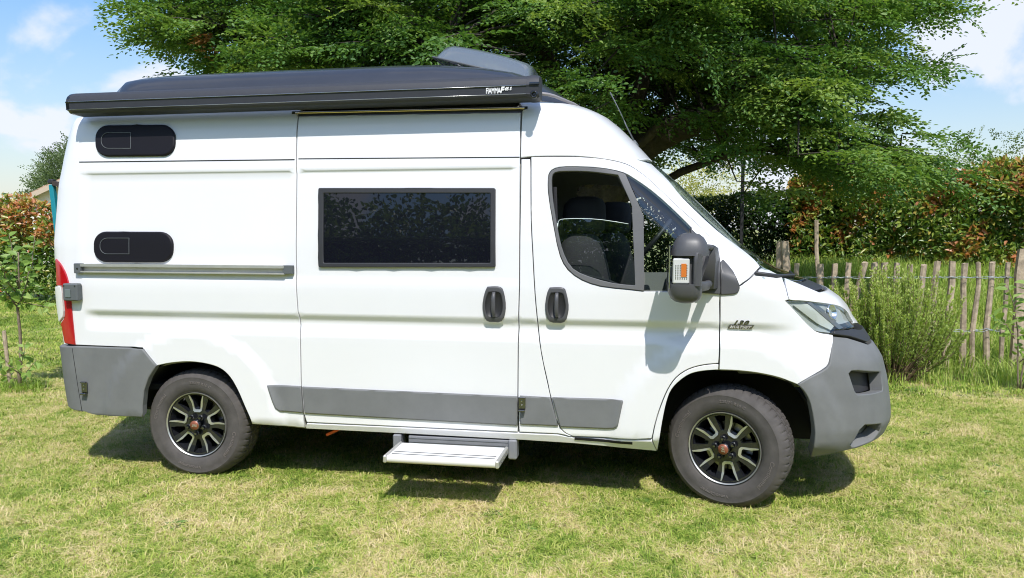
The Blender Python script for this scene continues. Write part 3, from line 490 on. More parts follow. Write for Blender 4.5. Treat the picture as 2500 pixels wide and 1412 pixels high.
# ------------------------------------------------------------------ ground
def ss(a,b,x): 
    t=np.clip((x-a)/(b-a),0,1); return t*t*(3-2*t)
def height(x,y):
    """flat mown lawn; beyond the paling fence the rough rises in a low bank towards the hedge"""
    x=np.asarray(x,float); y=np.asarray(y,float)
    return .95*ss(5.1,9.0,y)*ss(2.5,6.0,x)+.012*np.sin(x*1.7+y*.6)*np.sin(y*1.3-x*.4)*ss(2.2,4.5,np.abs(y-1))
def build_ground():
    ax=np.unique(np.concatenate([np.linspace(-400,-24,12),np.linspace(-24,24,97),np.linspace(24,400,12)]))
    ay=np.unique(np.concatenate([np.linspace(-300,-16,10),np.linspace(-16,24,81),np.linspace(24,600,16)]))
    X,Y=np.meshgrid(ax,ay); Z=height(X,Y); n=len(ax); V=np.stack([X,Y,Z],-1).reshape(-1,3)
    i,j=np.meshgrid(np.arange(n-1),np.arange(len(ay)-1)); a=(j*n+i).ravel()
    lp=np.stack([a,a+1,a+n+1,a+n],1).ravel()
    m=leaf_mat('lawn_soil',[(0,(.08,.13,.025)),(.35,(.20,.24,.06)),(.6,(.38,.34,.15)),(1,(.55,.46,.27))],0,.9,GRASS_PATCH)
    o=big_mesh('lawn',V,lp,np.arange(len(a))*4,m,tint=np.full(len(V),.40),smooth=True); tag(o,kind='structure'); return o
GRASS_PATCH=[(.75,.9,3),(3.4,1.15,3),(17,.75,2)]
build_ground()
M_GRASS=leaf_mat('grass_blades',[(0,(.15,.25,.035)),(.22,(.30,.42,.068)),(.47,(.51,.53,.14)),(.68,(.70,.59,.32)),(1,(.78,.65,.43))],.28,.6,GRASS_PATCH,.15,lie=.6)
M_ROUGH=leaf_mat('rough_grass_blades',[(0,(.19,.31,.045)),(.5,(.33,.45,.09)),(.85,(.45,.48,.15)),(1,(.55,.49,.25))],.40,.5,None,.2,lie=.35)
def tuft(n,rad,h0,h1,w,lean,curl=.5,seed=1,ramp=(0,.35)):
    r=np.random.default_rng(seed); V=[];L=[];S=[];T=[]
    for k in range(n):
        a=r.uniform(0,6.283); q=rad*math.sqrt(r.uniform()); p=np.array([q*math.cos(a),q*math.sin(a),-.004])
        d=r.uniform(0,6.283); ln=r.uniform(.1,1)*lean; h=r.uniform(h0,h1); dv=np.array([math.cos(d),math.sin(d),0]); s=np.array([-math.sin(d+r.normal(0,.5)),math.cos(d),0]); ww=w*r.uniform(.7,1.3)
        mid=p+dv*h*ln*.4+np.array([0,0,h*.6]); tip=p+dv*h*ln*(1+curl)+np.array([0,0,h*(1-.35*ln)])
        b=len(V); V+=[p-s*ww*.5,p+s*ww*.5,mid+s*ww*.42,mid-s*ww*.42,tip]
        S.append(len(L)); L+=[b,b+1,b+2,b+3]; S.append(len(L)); L+=[b+3,b+2,b+4]
        T+=[r.uniform(*ramp)]*5
    return np.array(V),L,S,np.array(T)
def grass_field(name,tf,mat,x0,x1,y0,y1,density,smin,smax,seed,dens_nodes=None,ground=True,label=None):
    """one object: its own mesh is a tuft, geometry nodes repeat it over a patch of ground"""
    o=big_mesh(name,tf[0],tf[1],tf[2],mat,tint=tf[3]); tag(o,kind='stuff')
    ng=bpy.data.node_groups.new(name,'GeometryNodeTree'); ng.interface.new_socket('Geometry',in_out='INPUT',socket_type='NodeSocketGeometry'); ng.interface.new_socket('Geometry',in_out='OUTPUT',socket_type='NodeSocketGeometry')
    N=ng.nodes; L=ng.links; gi=N.new('NodeGroupInput'); go=N.new('NodeGroupOutput')
    gr=N.new('GeometryNodeMeshGrid'); gr.inputs[0].default_value=x1-x0; gr.inputs[1].default_value=y1-y0; gr.inputs[2].default_value=max(2,int((x1-x0)*2)); gr.inputs[3].default_value=max(2,int((y1-y0)*2))
    tr=N.new('GeometryNodeTransform'); tr.inputs['Translation'].default_value=((x0+x1)/2,(y0+y1)/2,0); L.new(gr.outputs[0],tr.inputs[0])
    geo=tr.outputs[0]
    dp=N.new('GeometryNodeDistributePointsOnFaces'); dp.distribute_method='RANDOM'; dp.inputs['Density'].default_value=density; dp.inputs['Seed'].default_value=seed; L.new(geo,dp.inputs[0])
    pos=N.new('GeometryNodeInputPosition'); sp=N.new('ShaderNodeSeparateXYZ'); L.new(pos.outputs[0],sp.inputs[0])
    def math_(op,a,b=None,c=None,clamp=False):
        m=N.new('ShaderNodeMath'); m.operation=op; m.use_clamp=clamp
        for i,v in enumerate((a,b,c)):
            if v is None: continue
            if isinstance(v,(int,float)): m.inputs[i].default_value=v
            else: L.new(v,m.inputs[i])
        return m.outputs[0]
    def smooth_(v,a,b,lo=0,hi=1):
        m=N.new('ShaderNodeMapRange'); m.interpolation_type='SMOOTHSTEP'; m.inputs[1].default_value=a; m.inputs[2].default_value=b; m.inputs[3].default_value=lo; m.inputs[4].default_value=hi; L.new(v,m.inputs[0]); return m.outputs[0]
    x,y=sp.outputs[0],sp.outputs[1]
    if dens_nodes: L.new(dens_nodes(N,L,pos,x,y,math_,smooth_,density),dp.inputs['Density'])
    iop=N.new('GeometryNodeInstanceOnPoints')
    pts=dp.outputs[0]
    if ground:
        hz=math_('MULTIPLY',math_('MULTIPLY',smooth_(y,5.1,9.0),smooth_(x,2.5,6.0)),.95)
        cb=N.new('ShaderNodeCombineXYZ'); L.new(hz,cb.inputs[2]); so=N.new('GeometryNodeSetPosition'); L.new(pts,so.inputs[0]); L.new(cb.outputs[0],so.inputs['Offset']); pts=so.outputs[0]
    L.new(pts,iop.inputs['Points']); L.new(gi.outputs[0],iop.inputs['Instance'])
    rv=N.new('FunctionNodeRandomValue'); rv.data_type='FLOAT_VECTOR'; rv.inputs[0].default_value=(-.12,-.12,0); rv.inputs[1].default_value=(.12,.12,6.2832); L.new(rv.outputs[0],iop.inputs['Rotation'])
    rs=N.new('FunctionNodeRandomValue'); rs.data_type='FLOAT'; rs.inputs[2].default_value=smin; rs.inputs[3].default_value=smax; L.new(rs.outputs[1],iop.inputs['Scale'])
    L.new(iop.outputs[0],go.inputs[0]); md=o.modifiers.new('scatter','NODES'); md.node_group=ng; return o
def dens_near(N,L,pos,x,y,m,s,d):
    nz=N.new('ShaderNodeTexNoise'); nz.inputs['Scale'].default_value=2.2; nz.inputs['Detail'].default_value=3; L.new(pos.outputs[0],nz.inputs['Vector'])
    return m('MULTIPLY',s(nz.outputs[0],.25,.55,.6,1),d)
grass_field('grass',tuft(30,.075,.014,.036,.0036,2.3,.8,3,(.10,.78)),M_GRASS,-4.6,8.2,-2.4,3.6,520,.75,1.4,5,dens_near)
def dens_far(N,L,pos,x,y,m,s,d):
    return m('MULTIPLY',m('SUBTRACT',1,m('MULTIPLY',s(y,3.6,5.0),s(x,3.4,4.4))),d)
grass_field('grass',tuft(16,.10,.022,.055,.0062,1.5,.8,17,(.0,.60)),M_GRASS,-4.6,8.2,-2.4,3.6,55,.7,1.3,15,dens_near)
grass_field('grass',tuft(30,.13,.018,.05,.007,1.4,.6,4,(0,.5)),M_GRASS,-18,10,3.6,12,95,.8,1.5,6,dens_far)
grass_field('grass',tuft(30,.13,.018,.05,.007,1.4,.6,4,(0,.5)),M_GRASS,-15,-4.6,-2.4,3.6,95,.8,1.5,8)
grass_field('grass',tuft(30,.13,.018,.05,.007,1.4,.6,4,(0,.5)),M_GRASS,8.2,13,-2.4,4.2,95,.8,1.5,8)
# uncut growth behind the fence and at its foot
def dens_rough(N,L,pos,x,y,m,s,d): return m('MULTIPLY',m('MULTIPLY',s(x,3.2,4.6),s(m('ADD',y,m('MULTIPLY',x,.10)),5.15,5.75)),d)
grass_field('tall_grass',tuft(26,.16,.14,.36,.010,.8,.6,9,(0,.8)),M_ROUGH,3.0,14,4.2,10.8,34,.7,1.25,11,dens_rough)
def dens_foot(N,L,pos,x,y,m,s,d):
    v=m('ADD',y,m('MULTIPLY',x,.10)); return m('MULTIPLY',m('MULTIPLY',s(v,4.95,5.4),s(v,5.9,5.5)),d)
grass_field('fence_foot_weeds',tuft(20,.11,.08,.26,.010,1.0,.6,12,(0,1)),M_ROUGH,3.6,11,3.4,6,48,.5,1.2,12,dens_foot)
def dens_straw(N,L,pos,x,y,m,s,d):
    v=m('ADD',y,m('MULTIPLY',x,.10)); return m('MULTIPLY',m('MULTIPLY',s(v,4.3,4.8),s(v,5.5,5.1)),d)
M_STRAW=leaf_mat('straw',[(0,(.40,.30,.16)),(.5,(.55,.42,.24)),(1,(.30,.30,.10))],.15,.8,None,.2)
grass_field('straw_mulch',tuft(16,.16,.01,.05,.006,3.5,.9,14,(0,.9)),M_STRAW,4.2,10,3.4,5.4,60,.6,1.3,13,dens_straw)
# ------------------------------------------------------------------ leaves
def leaf_arrays(P,D,Nn,Ln,Wd,fold=.18,droop=.15):
    """ovate leaves folded along the midrib: P base, D direction, Nn normal (n,3); returns V,loops,starts"""
    D=D/(np.linalg.norm(D,axis=1,keepdims=True)+1e-9); S=np.cross(Nn,D); S/=np.linalg.norm(S,axis=1,keepdims=True)+1e-9; Nn=np.cross(D,S)
    Ln=Ln[:,None]; Wd=Wd[:,None]
    b=P; t=P+D*Ln-Nn*Ln*droop
    l1=P+D*Ln*.30+S*Wd*.5+Nn*Wd*fold; r1=P+D*Ln*.30-S*Wd*.5+Nn*Wd*fold
    l2=P+D*Ln*.68+S*Wd*.40+Nn*(Wd*fold-Ln*droop*.45); r2=P+D*Ln*.68-S*Wd*.40+Nn*(Wd*fold-Ln*droop*.45)
    V=np.stack([b,r1,r2,t,l2,l1],1).reshape(-1,3); n=len(P)
    k=np.arange(n)[:,None]*6
    lp=np.concatenate([k+np.array([0,1,2,3]),k+np.array([0,3,4,5])],1).ravel(); return V,lp,np.arange(2*n)*4
# broad-leaved rosettes in the turf
def rosette():
    r=np.random.default_rng(77); P=[];D=[];S=[]
    for k in range(13): a=k*2.4+r.uniform(-.3,.3); P.append((.004*math.cos(a),.004*math.sin(a),.004)); D.append((math.cos(a),math.sin(a),r.uniform(.15,.5))); S.append(r.uniform(.045,.085))
    P,D,S=np.array(P),np.array(D),np.array(S); V,lp,st=leaf_arrays(P,D,np.tile([0,0,1.],(13,1)),S,S*.34,.15,.35); return V,lp,st,np.repeat(r.uniform(.1,.9,13),6)
M_WEED=leaf_mat('weed_leaves',[(0,(.09,.19,.04)),(1,(.20,.33,.08))],.3,.5)
def dens_weed(N,L,pos,x,y,m,s,d):
    nz=N.new('ShaderNodeTexNoise'); nz.inputs['Scale'].default_value=1.6; nz.inputs['Detail'].default_value=2; L.new(pos.outputs[0],nz.inputs['Vector']); return m('MULTIPLY',s(nz.outputs[0],.50,.62),d)
grass_field('turf_weeds',rosette(),M_WEED,-5,9,-2.4,5,9,.5,1.25,25,dens_weed)
def unit(v): return v/(np.linalg.norm(v,axis=-1,keepdims=True)+1e-9)
def spray(n,length,leaf,r):
    """flat hornbeam-like spray along +X: alternate leaves on a main twig and short side twigs"""
    P=[];D=[];S=[]
    side=[(t*length,sg*r.uniform(.5,.95)) for t,sg in zip(np.linspace(.12,.8,5),[1,-1,1,-1,1])]
    axes=[(np.zeros(3),np.array([1,0,0.]),length)]+[(np.array([x,0,0]),np.array([math.cos(a),math.sin(a),0]),length*.5*(1-x/length*.5)) for x,a in side]
    tot=sum(a[2] for a in axes)
    for o,d,l in axes:
        m=max(3,int(n*l/tot)); s=np.array([-d[1],d[0],0])
        for i in range(m):
            t=(i+.6)/m; sg=1 if i%2 else -1
            P.append(o+d*l*t); D.append(d*.62+s*sg*.78*(1-.55*t)+r.normal(0,.14,3)); S.append(leaf*r.uniform(.65,1.1)*(1-.25*t))
    P=np.array(P); P[:,2]-=.22*P[:,0]**2/length
    return P,np.array(D),np.array(S)
def place_sprays(base,dirs,protos,r,up=(0,0,1),tilt=.35,nj=.30):
    """instances of sprays -> leaf bases, directions, normals, sizes, spray id"""
    o=[[],[],[],[],[]]; pid=r.integers(0,len(protos),len(base))
    X=unit(dirs); U=np.asarray(up,float)+r.normal(0,tilt,(len(base),3)); Y=unit(np.cross(U,X)); Z=np.cross(X,Y); sc=r.uniform(.75,1.2,len(base))
    for k,(p,d,s) in enumerate(protos):
        I=np.where(pid==k)[0]
        if not len(I): continue
        R=np.stack([X[I],Y[I],Z[I]],1)
        o[0].append((base[I][:,None]+np.einsum('mc,ncd->nmd',p,R)*sc[I][:,None,None]).reshape(-1,3))
        o[1].append(np.einsum('mc,ncd->nmd',d,R).reshape(-1,3))
        nn=Z[I][:,None]+r.normal(0,nj,(len(I),len(p),3)); o[2].append(nn.reshape(-1,3))
        o[3].append(np.repeat(s[None],len(I),0).ravel()); o[4].append(np.repeat(I,len(p)))
    return [np.concatenate(a) for a in o]
def leaf_parts(root,V,tint,idx,mat,name='leaf'):
    """the listed leaves as single parts (base at their own origin)"""
    V=V.reshape(-1,6,3)
    for i in idx:
        v=V[i]; me=bpy.data.meshes.new(name); me.from_pydata((v-v[0]).tolist(),[],[(0,1,2,3),(0,3,4,5)]); me.materials.append(mat)
        a=me.attributes.new('tint','FLOAT','POINT'); a.data.foreach_set('value',[float(tint[i])]*6)
        o=bpy.data.objects.new(name,me); link(o,root); o.location=tuple(v[0]-np.array(root.location))
def foliage(name,root,P,D,Nn,Ln,Wd,tint,mat,single=0,fold=.18,droop=.15,eye=np.array([2.99,-4.67,1.69])):
    """all leaves as one part, except the ones that show largest, which are parts of their own"""
    n=len(P); V,lp,st=leaf_arrays(P,D,Nn,Ln,Wd,fold,droop)
    if single:
        sc=Ln/np.linalg.norm(P-eye,axis=1)
        # the nearest leaves that look out of the crown
        idx=np.argsort(-sc)[:single]; leaf_parts(root,V,tint,idx,mat)
        k=np.ones(n,bool); k[idx]=False; V=V.reshape(n,6,3)[k].reshape(-1,3); tint=tint[k]; n=k.sum(); lp=(np.arange(n)[:,None]*6+np.array([0,1,2,3,0,3,4,5])).ravel(); st=np.arange(2*n)*4
    o=big_mesh(name,V-np.array(root.location),lp,st,mat,root,np.repeat(tint,6)); tag(o,kind='stuff'); return o
M_BARK=principled('bark',(.060,.048,.038),.9,noise=(9,.5),bump=(26,.8,.02))
M_BARK2=principled('young_bark',(.20,.155,.11),.85,noise=(22,.4),bump=(60,.5,.004))
def lerp_path(pts,n,r,jit):
    P=np.array(pts,float); t=np.linspace(0,len(P)-1,n); o=np.stack([np.interp(t,np.arange(len(P)),P[:,i]) for i in range(3)],1); o[1:-1]+=r.normal(0,jit,(n-2,3)); return o
# ------------------------------------------------------------------ the big tree behind the van
def big_tree():
    r=np.random.default_rng(21); T0=np.array([2.1,6.35,0.])
    root=thing('broadleaf_tree','large spreading broadleaf tree with dark limbs rising behind the camper van','tree',tuple(T0))
    mb=MB(); mb.tube(lerp_path([T0-[0,0,.1],T0+[.02,0,1.1],T0+[.05,.02,2.1]],7,r,.02)-T0,[.34,.29,.27,.26,.25,.26,.27],14); mb.build('trunk',M_BARK,root,True)
    limbs=[([T0+[.05,0,2.0],(2.85,6.34,2.85),(3.65,6.54,3.26),(4.53,6.6,3.79),(5.94,6.37,4.53)],.33),
      ([T0+[0,0,2.05],(.97,6.14,3.06),(-.84,5.69,3.68),(-2.0,5.47,4.02),(-2.5,4.7,4.24),(-2.95,4.6,4.47)],.13),
      ([T0+[0,0,2.1],(1.8,6.3,3.6),(1.0,5.9,5.2),(.6,5.5,6.8)],.17),([T0+[.1,0,2.1],(2.9,6.5,3.8),(3.2,6.6,5.4),(4.0,6.8,6.8)],.15),
      ([T0+[.1,-.1,2.1],(3.0,5.7,3.0),(4.1,5.0,3.3),(5.2,5.0,3.35)],.08),([T0+[-.1,-.1,2.2],(1.3,5.4,3.4),(.3,4.4,3.9),(-.6,3.9,4.2)],.08),
      ([T0+[0,.1,2.1],(2.3,7.4,3.4),(2.8,8.7,4.5),(3.2,9.6,5.4)],.14),([T0+[0,.1,2.2],(.5,7.3,3.6),(-1.3,8.1,4.7)],.12),([T0+[.05,-.1,2.2],(2.5,5.4,3.6),(3.1,4.3,4.2),(3.4,3.7,4.3)],.08),
      ([T0+[.2,.1,2.0],(4.0,6.8,2.7),(5.3,6.7,2.9),(6.3,6.5,2.65)],.07),([T0+[.1,.2,2.2],(3.7,6.9,4.2),(5.3,6.6,4.8),(6.2,6.3,4.7)],.08)]
    nodes=[]; extra=[]
    for pts,rad in limbs:
        q=lerp_path(pts,14,r,.045); mb=MB(); mb.tube(q-T0,list(np.linspace(rad,.018,14)**1.0),9); mb.build('limb',M_BARK,root,True)
        nodes+= [p for p in q[3:]]
        for p in q[7:]:
            for _ in range(4): extra.append(p+r.normal(0,.28,3)*np.array([1,1,.7]))
    nodes=np.array(nodes)
    # branch tips: sampled in the crown, each joined to the nearest limb point by a thin branch
    tips=[]
    def low(x): return 2.75 if x<2.6 else (2.9 if x<4.0 else 2.2)
    tries=0
    while len(tips)<980 and tries<200000:
        tries+=1
        p=np.array([r.uniform(-4.1,8.1),r.uniform(3.2,9.8),r.uniform(2.05,7.6)])
        e=((p[0]-2.0)/(5.9 if p[0]<2 else 6.0))**2+((p[1]-6.4)/3.3)**2+((p[2]-3.8)/4.0)**2
        if e>1 or e<.05 or p[2]<low(p[0]) or p[0]>2.8+.63*p[1]+r.normal(0,.25)-.5*(2.9<p[2]<4.3) or p[0]<-2.85-.6*(p[1]-4): continue
        if p[0]<-.5 and p[2]<3.35-(p[0]+.5)*.27: continue     # lower left edge lifts away
        if r.uniform()<.5 and p[2]>5.3: continue
        if 2.9<p[0]<5.0 and p[2]<2.95 and r.uniform()<.85: continue
        if p[0]>4.9 and (p[1]>7.5 or p[2]>4.7): continue
        if p[0]>4.3 and r.uniform()<.45: continue
        if p[1]<4.9 and .2<p[0]<4.4 and r.uniform()<.60: continue
        if 2.4<p[0]<4.3 and 2.5<p[2]<3.65 and p[1]<6.7 and r.uniform()<.85: continue
        if len(tips) and min(np.linalg.norm(np.array(tips[-80:])-p,axis=1))<.20: continue
        tips.append(p)
    tips=np.array(tips+[e for e in extra if e[2]>2.6 and e[0]<2.6+.63*e[1] and e[0]>-3.05-.6*(e[1]-4)]); br=MB(); SB=[];SD=[];ST=[]
    for p in tips:
        d=np.linalg.norm(nodes-p,axis=1)+.5*np.maximum(0,nodes[:,2]-p[2]); j=nodes[d.argmin()]
        out=unit(np.array([p[0]-T0[0],p[1]-T0[1],0])); L=r.uniform(.55,1.15); dr=unit(out*np.array([1,1,0])+r.normal(0,.45,3)*np.array([1,1,.25])+np.array([0,0,-.10 if p[2]<4 else .1]))
        a=p-dr*L*.5; b=p+dr*L*.5; b[2]-=.10*L
        br.tube([j-T0,(j+a)/2-T0+np.array([0,0,.06]),a-T0,p-T0,b-T0],[.018,.013,.009,.006,.002],5,False)
        n=13; t=np.sort(r.uniform(0,1,n)); q=a[None]+(b-a)[None]*t[:,None]; sgn=np.where(np.arange(n)%2,1,-1)[:,None]
        sd=np.cross(dr,[0,0,1]); sd/=np.linalg.norm(sd)+1e-9
        SB.append(q); SD.append(dr[None]*.75+sd[None]*sgn*r.uniform(.4,1.0,(n,1))+r.normal(0,.22,(n,3))+np.array([0,0,-.12])); ST.append(np.full(n,r.uniform(0,1)))
    o=br.build('branches',M_BARK,root,True,fix=False); tag(o,kind='stuff')
    SB=np.concatenate(SB); SD=np.concatenate(SD); ST=np.concatenate(ST)
    protos=[spray(34,.52,.076,r) for _ in range(6)]
    P,D,Nn,S,I=place_sprays(SB,SD,protos,r,tilt=.34,nj=.38)
    tint=np.clip(.16+.58*ST[I]**1.5+r.normal(0,.13,len(P)),0,.84)
    # one withered spray on the left
    wi=np.linalg.norm(P-np.array([-2.55,4.44,3.98]),axis=1)<.19; tint[wi]=.97
    m=leaf_mat('tree_leaves',[(0,(.070,.160,.038)),(.40,(.135,.245,.055)),(.85,(.28,.37,.085)),(.90,(.38,.19,.09)),(1,(.42,.21,.10))],.36,.42)
    foliage('crown',root,P,D,Nn,S,S*.56,tint,m,single=300)
    return m,protos
M_LEAF,PROTOS=big_tree()
# ------------------------------------------------------------------ hedges
HL=np.array([(-24,11.6),(-11,11.15),(0,11.2),(5,10.95),(7.9,9.5),(12,7.7),(18,5.4)])
def hedge(name,label,x0,x1,dens,hfun,mat,tfun,size,thick,single,seed,holes=0,base=0.0):
    r=np.random.default_rng(seed); xs=(x0+x1)/2; yc=np.interp(xs,HL[:,0],HL[:,1]); root=thing(name,label,'hedge',(xs,yc,float(height(xs,yc))))
    n=int((x1-x0)*2.2*dens); x=r.uniform(x0,x1,n); y0=np.interp(x,HL[:,0],HL[:,1]); g=height(x,y0); h=hfun(x)
    z=g+base+(h-base)*r.uniform(0,1,n)**.85; dep=r.beta(.7,1.6,n)*thick           # depth behind the near face
    bulge=.16*np.sin(x*2.3+z*1.7)*np.sin(z*3.1+x*.8)+.10*np.sin(x*6.1-z*4.3)
    top=np.clip((z-g)/h,0,1); y=y0-thick*.5+dep+bulge+.25*np.maximum(0,top-.8)*2*(dep<.3)
    if holes:
        nz=np.sin(x*9.3+z*3.1)*np.sin(z*11.7-x*2.2); k=nz<1-holes; x,y,z,g,h,top,dep=[a[k] for a in (x,y,z,g,h,top,dep)]; n=len(x)
    P=np.stack([x,y,z],1); face=np.array([-.25,-1,.1]); out=unit(face+r.normal(0,.55,(n,3))+np.array([0,0,.9])*(top[:,None]**4))
    D=unit(out*.5+r.normal(0,.6,(n,3))+np.array([0,0,.25])); Nn=unit(np.array([0,-.55,.75])+r.normal(0,.55,(n,3)))
    S=size*r.uniform(.7,1.25,n); tint=tfun(x,top,z,r,n)
    foliage('foliage',root,P,D,Nn,S,S*.40,tint,mat,single=single,fold=.22,droop=.2)
    st=MB()
    for xx in np.arange(x0+.3,x1,.75):
        yy=float(np.interp(xx,HL[:,0],HL[:,1])); gz=float(height(xx,yy)); q=lerp_path([(xx,yy+.1,gz-.1),(xx+r.normal(0,.1),yy+.1,gz+1),(xx+r.normal(0,.3),yy+.1,gz+float(hfun(np.array([xx]))[0])*.85)],6,r,.03)
        st.tube(q-np.array(root.location),list(np.linspace(.035,.008,6)),6,False)
    tag(st.build('stems',M_BARK,root,True,fix=False),kind='stuff'); return root
M_PHOT=leaf_mat('photinia_leaves',[(0,(.06,.13,.025)),(.32,(.13,.23,.04)),(.58,(.33,.38,.08)),(.72,(.48,.33,.09)),(.86,(.50,.18,.07)),(1,(.56,.26,.13))],.34,.32,None,.5)
def t_right(x,top,z,r,n): 
    c=np.sin(x*3.1+1)*np.sin(z*4.2+x)+np.sin(x*7.3-z*5); return np.clip(.36+r.normal(0,.17,n)+.24*ss(.5,.95,top)+.36*(c>.70)*(r.uniform(0,1,n)<.8)+.33*(r.uniform(0,1,n)<.07),0,1)
def t_left(x,top,z,r,n): return np.clip(.26+r.normal(0,.17,n)+.50*ss(.40,.75,top)*(r.uniform(0,1,n)<.85)+.3*(r.uniform(0,1,n)<.10),0,1)
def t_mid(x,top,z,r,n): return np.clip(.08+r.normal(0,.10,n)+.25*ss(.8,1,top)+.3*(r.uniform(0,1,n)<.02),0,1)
hedge('photinia_hedge','tall photinia hedge with orange-red young leaves behind the paling fence at the right',5.6,13.5,2300,lambda x:1.82+.10*np.sin(x*2.1)+.08*np.sin(x*5.3),M_PHOT,t_right,.115,.8,300,31,base=.1)
hedge('photinia_hedge','photinia hedge with a coppery red top behind the sapling at the left',-19,-2.4,900,lambda x:2.40-.18*ss(-12.0,-10.2,x)+.08*np.sin(x*2.1)+.05*np.sin(x*5.3),M_PHOT,t_left,.15,.8,300,32,base=.15)
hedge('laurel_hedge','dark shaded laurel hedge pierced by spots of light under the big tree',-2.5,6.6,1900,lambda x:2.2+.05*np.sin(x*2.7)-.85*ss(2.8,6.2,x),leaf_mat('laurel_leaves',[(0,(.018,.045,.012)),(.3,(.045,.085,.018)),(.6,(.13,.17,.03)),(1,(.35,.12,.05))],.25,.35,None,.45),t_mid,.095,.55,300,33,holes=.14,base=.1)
# ------------------------------------------------------------------ paling fence
M_PALE=principled('weathered_chestnut',(.38,.30,.215),.9,noise=(14,.45),bump=(40,.7,.006))
M_WIRE=principled('galvanised_wire',(.42,.46,.46),.4,metal=.7)
M_IRON=principled('dark_iron',(.02,.02,.022),.6)
def fxy(px,D): return (2.99-.1731*D+.9849*D*(px-1250)/1879, -4.67+.9849*D+.1731*D*(px-1250)/1879)
def fence():
    r=np.random.default_rng(5); D=9.0
    tops=[1945,2005,2040,2072,2113,2135,2162,2190,2223,2255,2290,2325,2355,2388,2425,2462]
    x0,y0=fxy(1945,D); x1,y1=fxy(2495,D)
    root=thing('paling_fence','split chestnut paling fence strung on two wires beside the green bush','fence',((x0+x1)/2,(y0+y1)/2,0)); o=Vector(root.location)
    anchors=[]
    def stick(name,x,y,h,w,lean,base=-.05,kink=.012,two=False):
        pts=[];n=6
        for i in range(n):
            t=i/(n-1); pts.append((x+lean*(t-1)*h+r.normal(0,kink)*(0<i<n-1),y+r.normal(0,kink*.6),base+(h-base)*t))
        rings=[]; ph=r.uniform(0,6.28); prof=[(1+.22*r.normal(0,1)*.6) for _ in range(7)]
        for i,p in enumerate(pts):
            s=w*(1.08-.12*i/(n-1))*(1+r.normal(0,.05)); rings.append([Vector((p[0]+math.cos(ph+k*.8976)*s*prof[k]*.5,p[1]+math.sin(ph+k*.8976)*s*prof[k]*.42,p[2]+(r.normal(0,.006) if i==n-1 else 0)))-o for k in range(7)])
        mb=MB(); mb.loft(rings); b=mb.build(name,M_PALE,root,False); return pts
    for i,px in enumerate(tops):
        x,y=fxy(px,D+r.normal(0,.03)); lean=r.normal(.025,.03)+(.16 if px==2113 else 0)+(-.05 if px==2005 else 0)
        p=stick('picket',x,y,1.30+r.normal(0,.015),.075*r.uniform(.7,1.12),lean); anchors.append((px,x,y))
        for zz in (.50,1.13):
            t=(zz+.05)/1.35; q=(x+lean*(t-1)*1.3,y,zz); mb=MB(); ring=[Vector((q[0]+.044*math.cos(a),q[1]+.038*math.sin(a),q[2]+.006*math.sin(a*2)))-o for a in np.linspace(0,6.283,13)]; mb.tube(ring,.0035,5,False); mb.build('wire_loop',M_WIRE,root,True)
    x,y=fxy(1915,D+.1); stick('post',x,y,1.55,.115,.0); x2,y2=fxy(1909,D+.12); stick('post',x2-.03,y2,1.54,.07,.0)
    x,y=fxy(1990,D+.1); stick('pole',x,y,1.80,.055,-.07)
    x,y=fxy(2503,D-.1); stick('post',x,y,1.46,.145,.03)
    for zz in (.50,1.13):
        pts=[]; 
        for i,px in enumerate([1890]+tops+[2500]):
            x,y=fxy(px,D); t=(zz+.05)/1.35; pts.append(Vector((x+.025*(t-1)*1.3,y-.045,zz+r.normal(0,.008)))-o)
            if px<2500: x,y=fxy(px+15,D); pts.append(Vector((x,y-.03,zz-.012))-o)
        for s in (0,1):
            mb=MB(); mb.tube([p+Vector((0,.07*s,.006*s+.004*math.sin(i*1.9+s*3))) for i,p in enumerate(pts)],.0038,6,False); mb.build('wire',M_WIRE,root,True)
fence()
def iron_post():
    x,y=4.72,10.3; g=float(height(x,y)); mb=MB(); mb.box((0,0,1.1),(.06,.06,2.4),b=.006); mb.box((0,0,2.31),(.07,.07,.02),b=.004)
    o=mb.build('iron_post',M_IRON,None,False,loc=(x,y,g)); tag(o,'slim dark iron post standing in front of the shaded hedge','post')
iron_post()
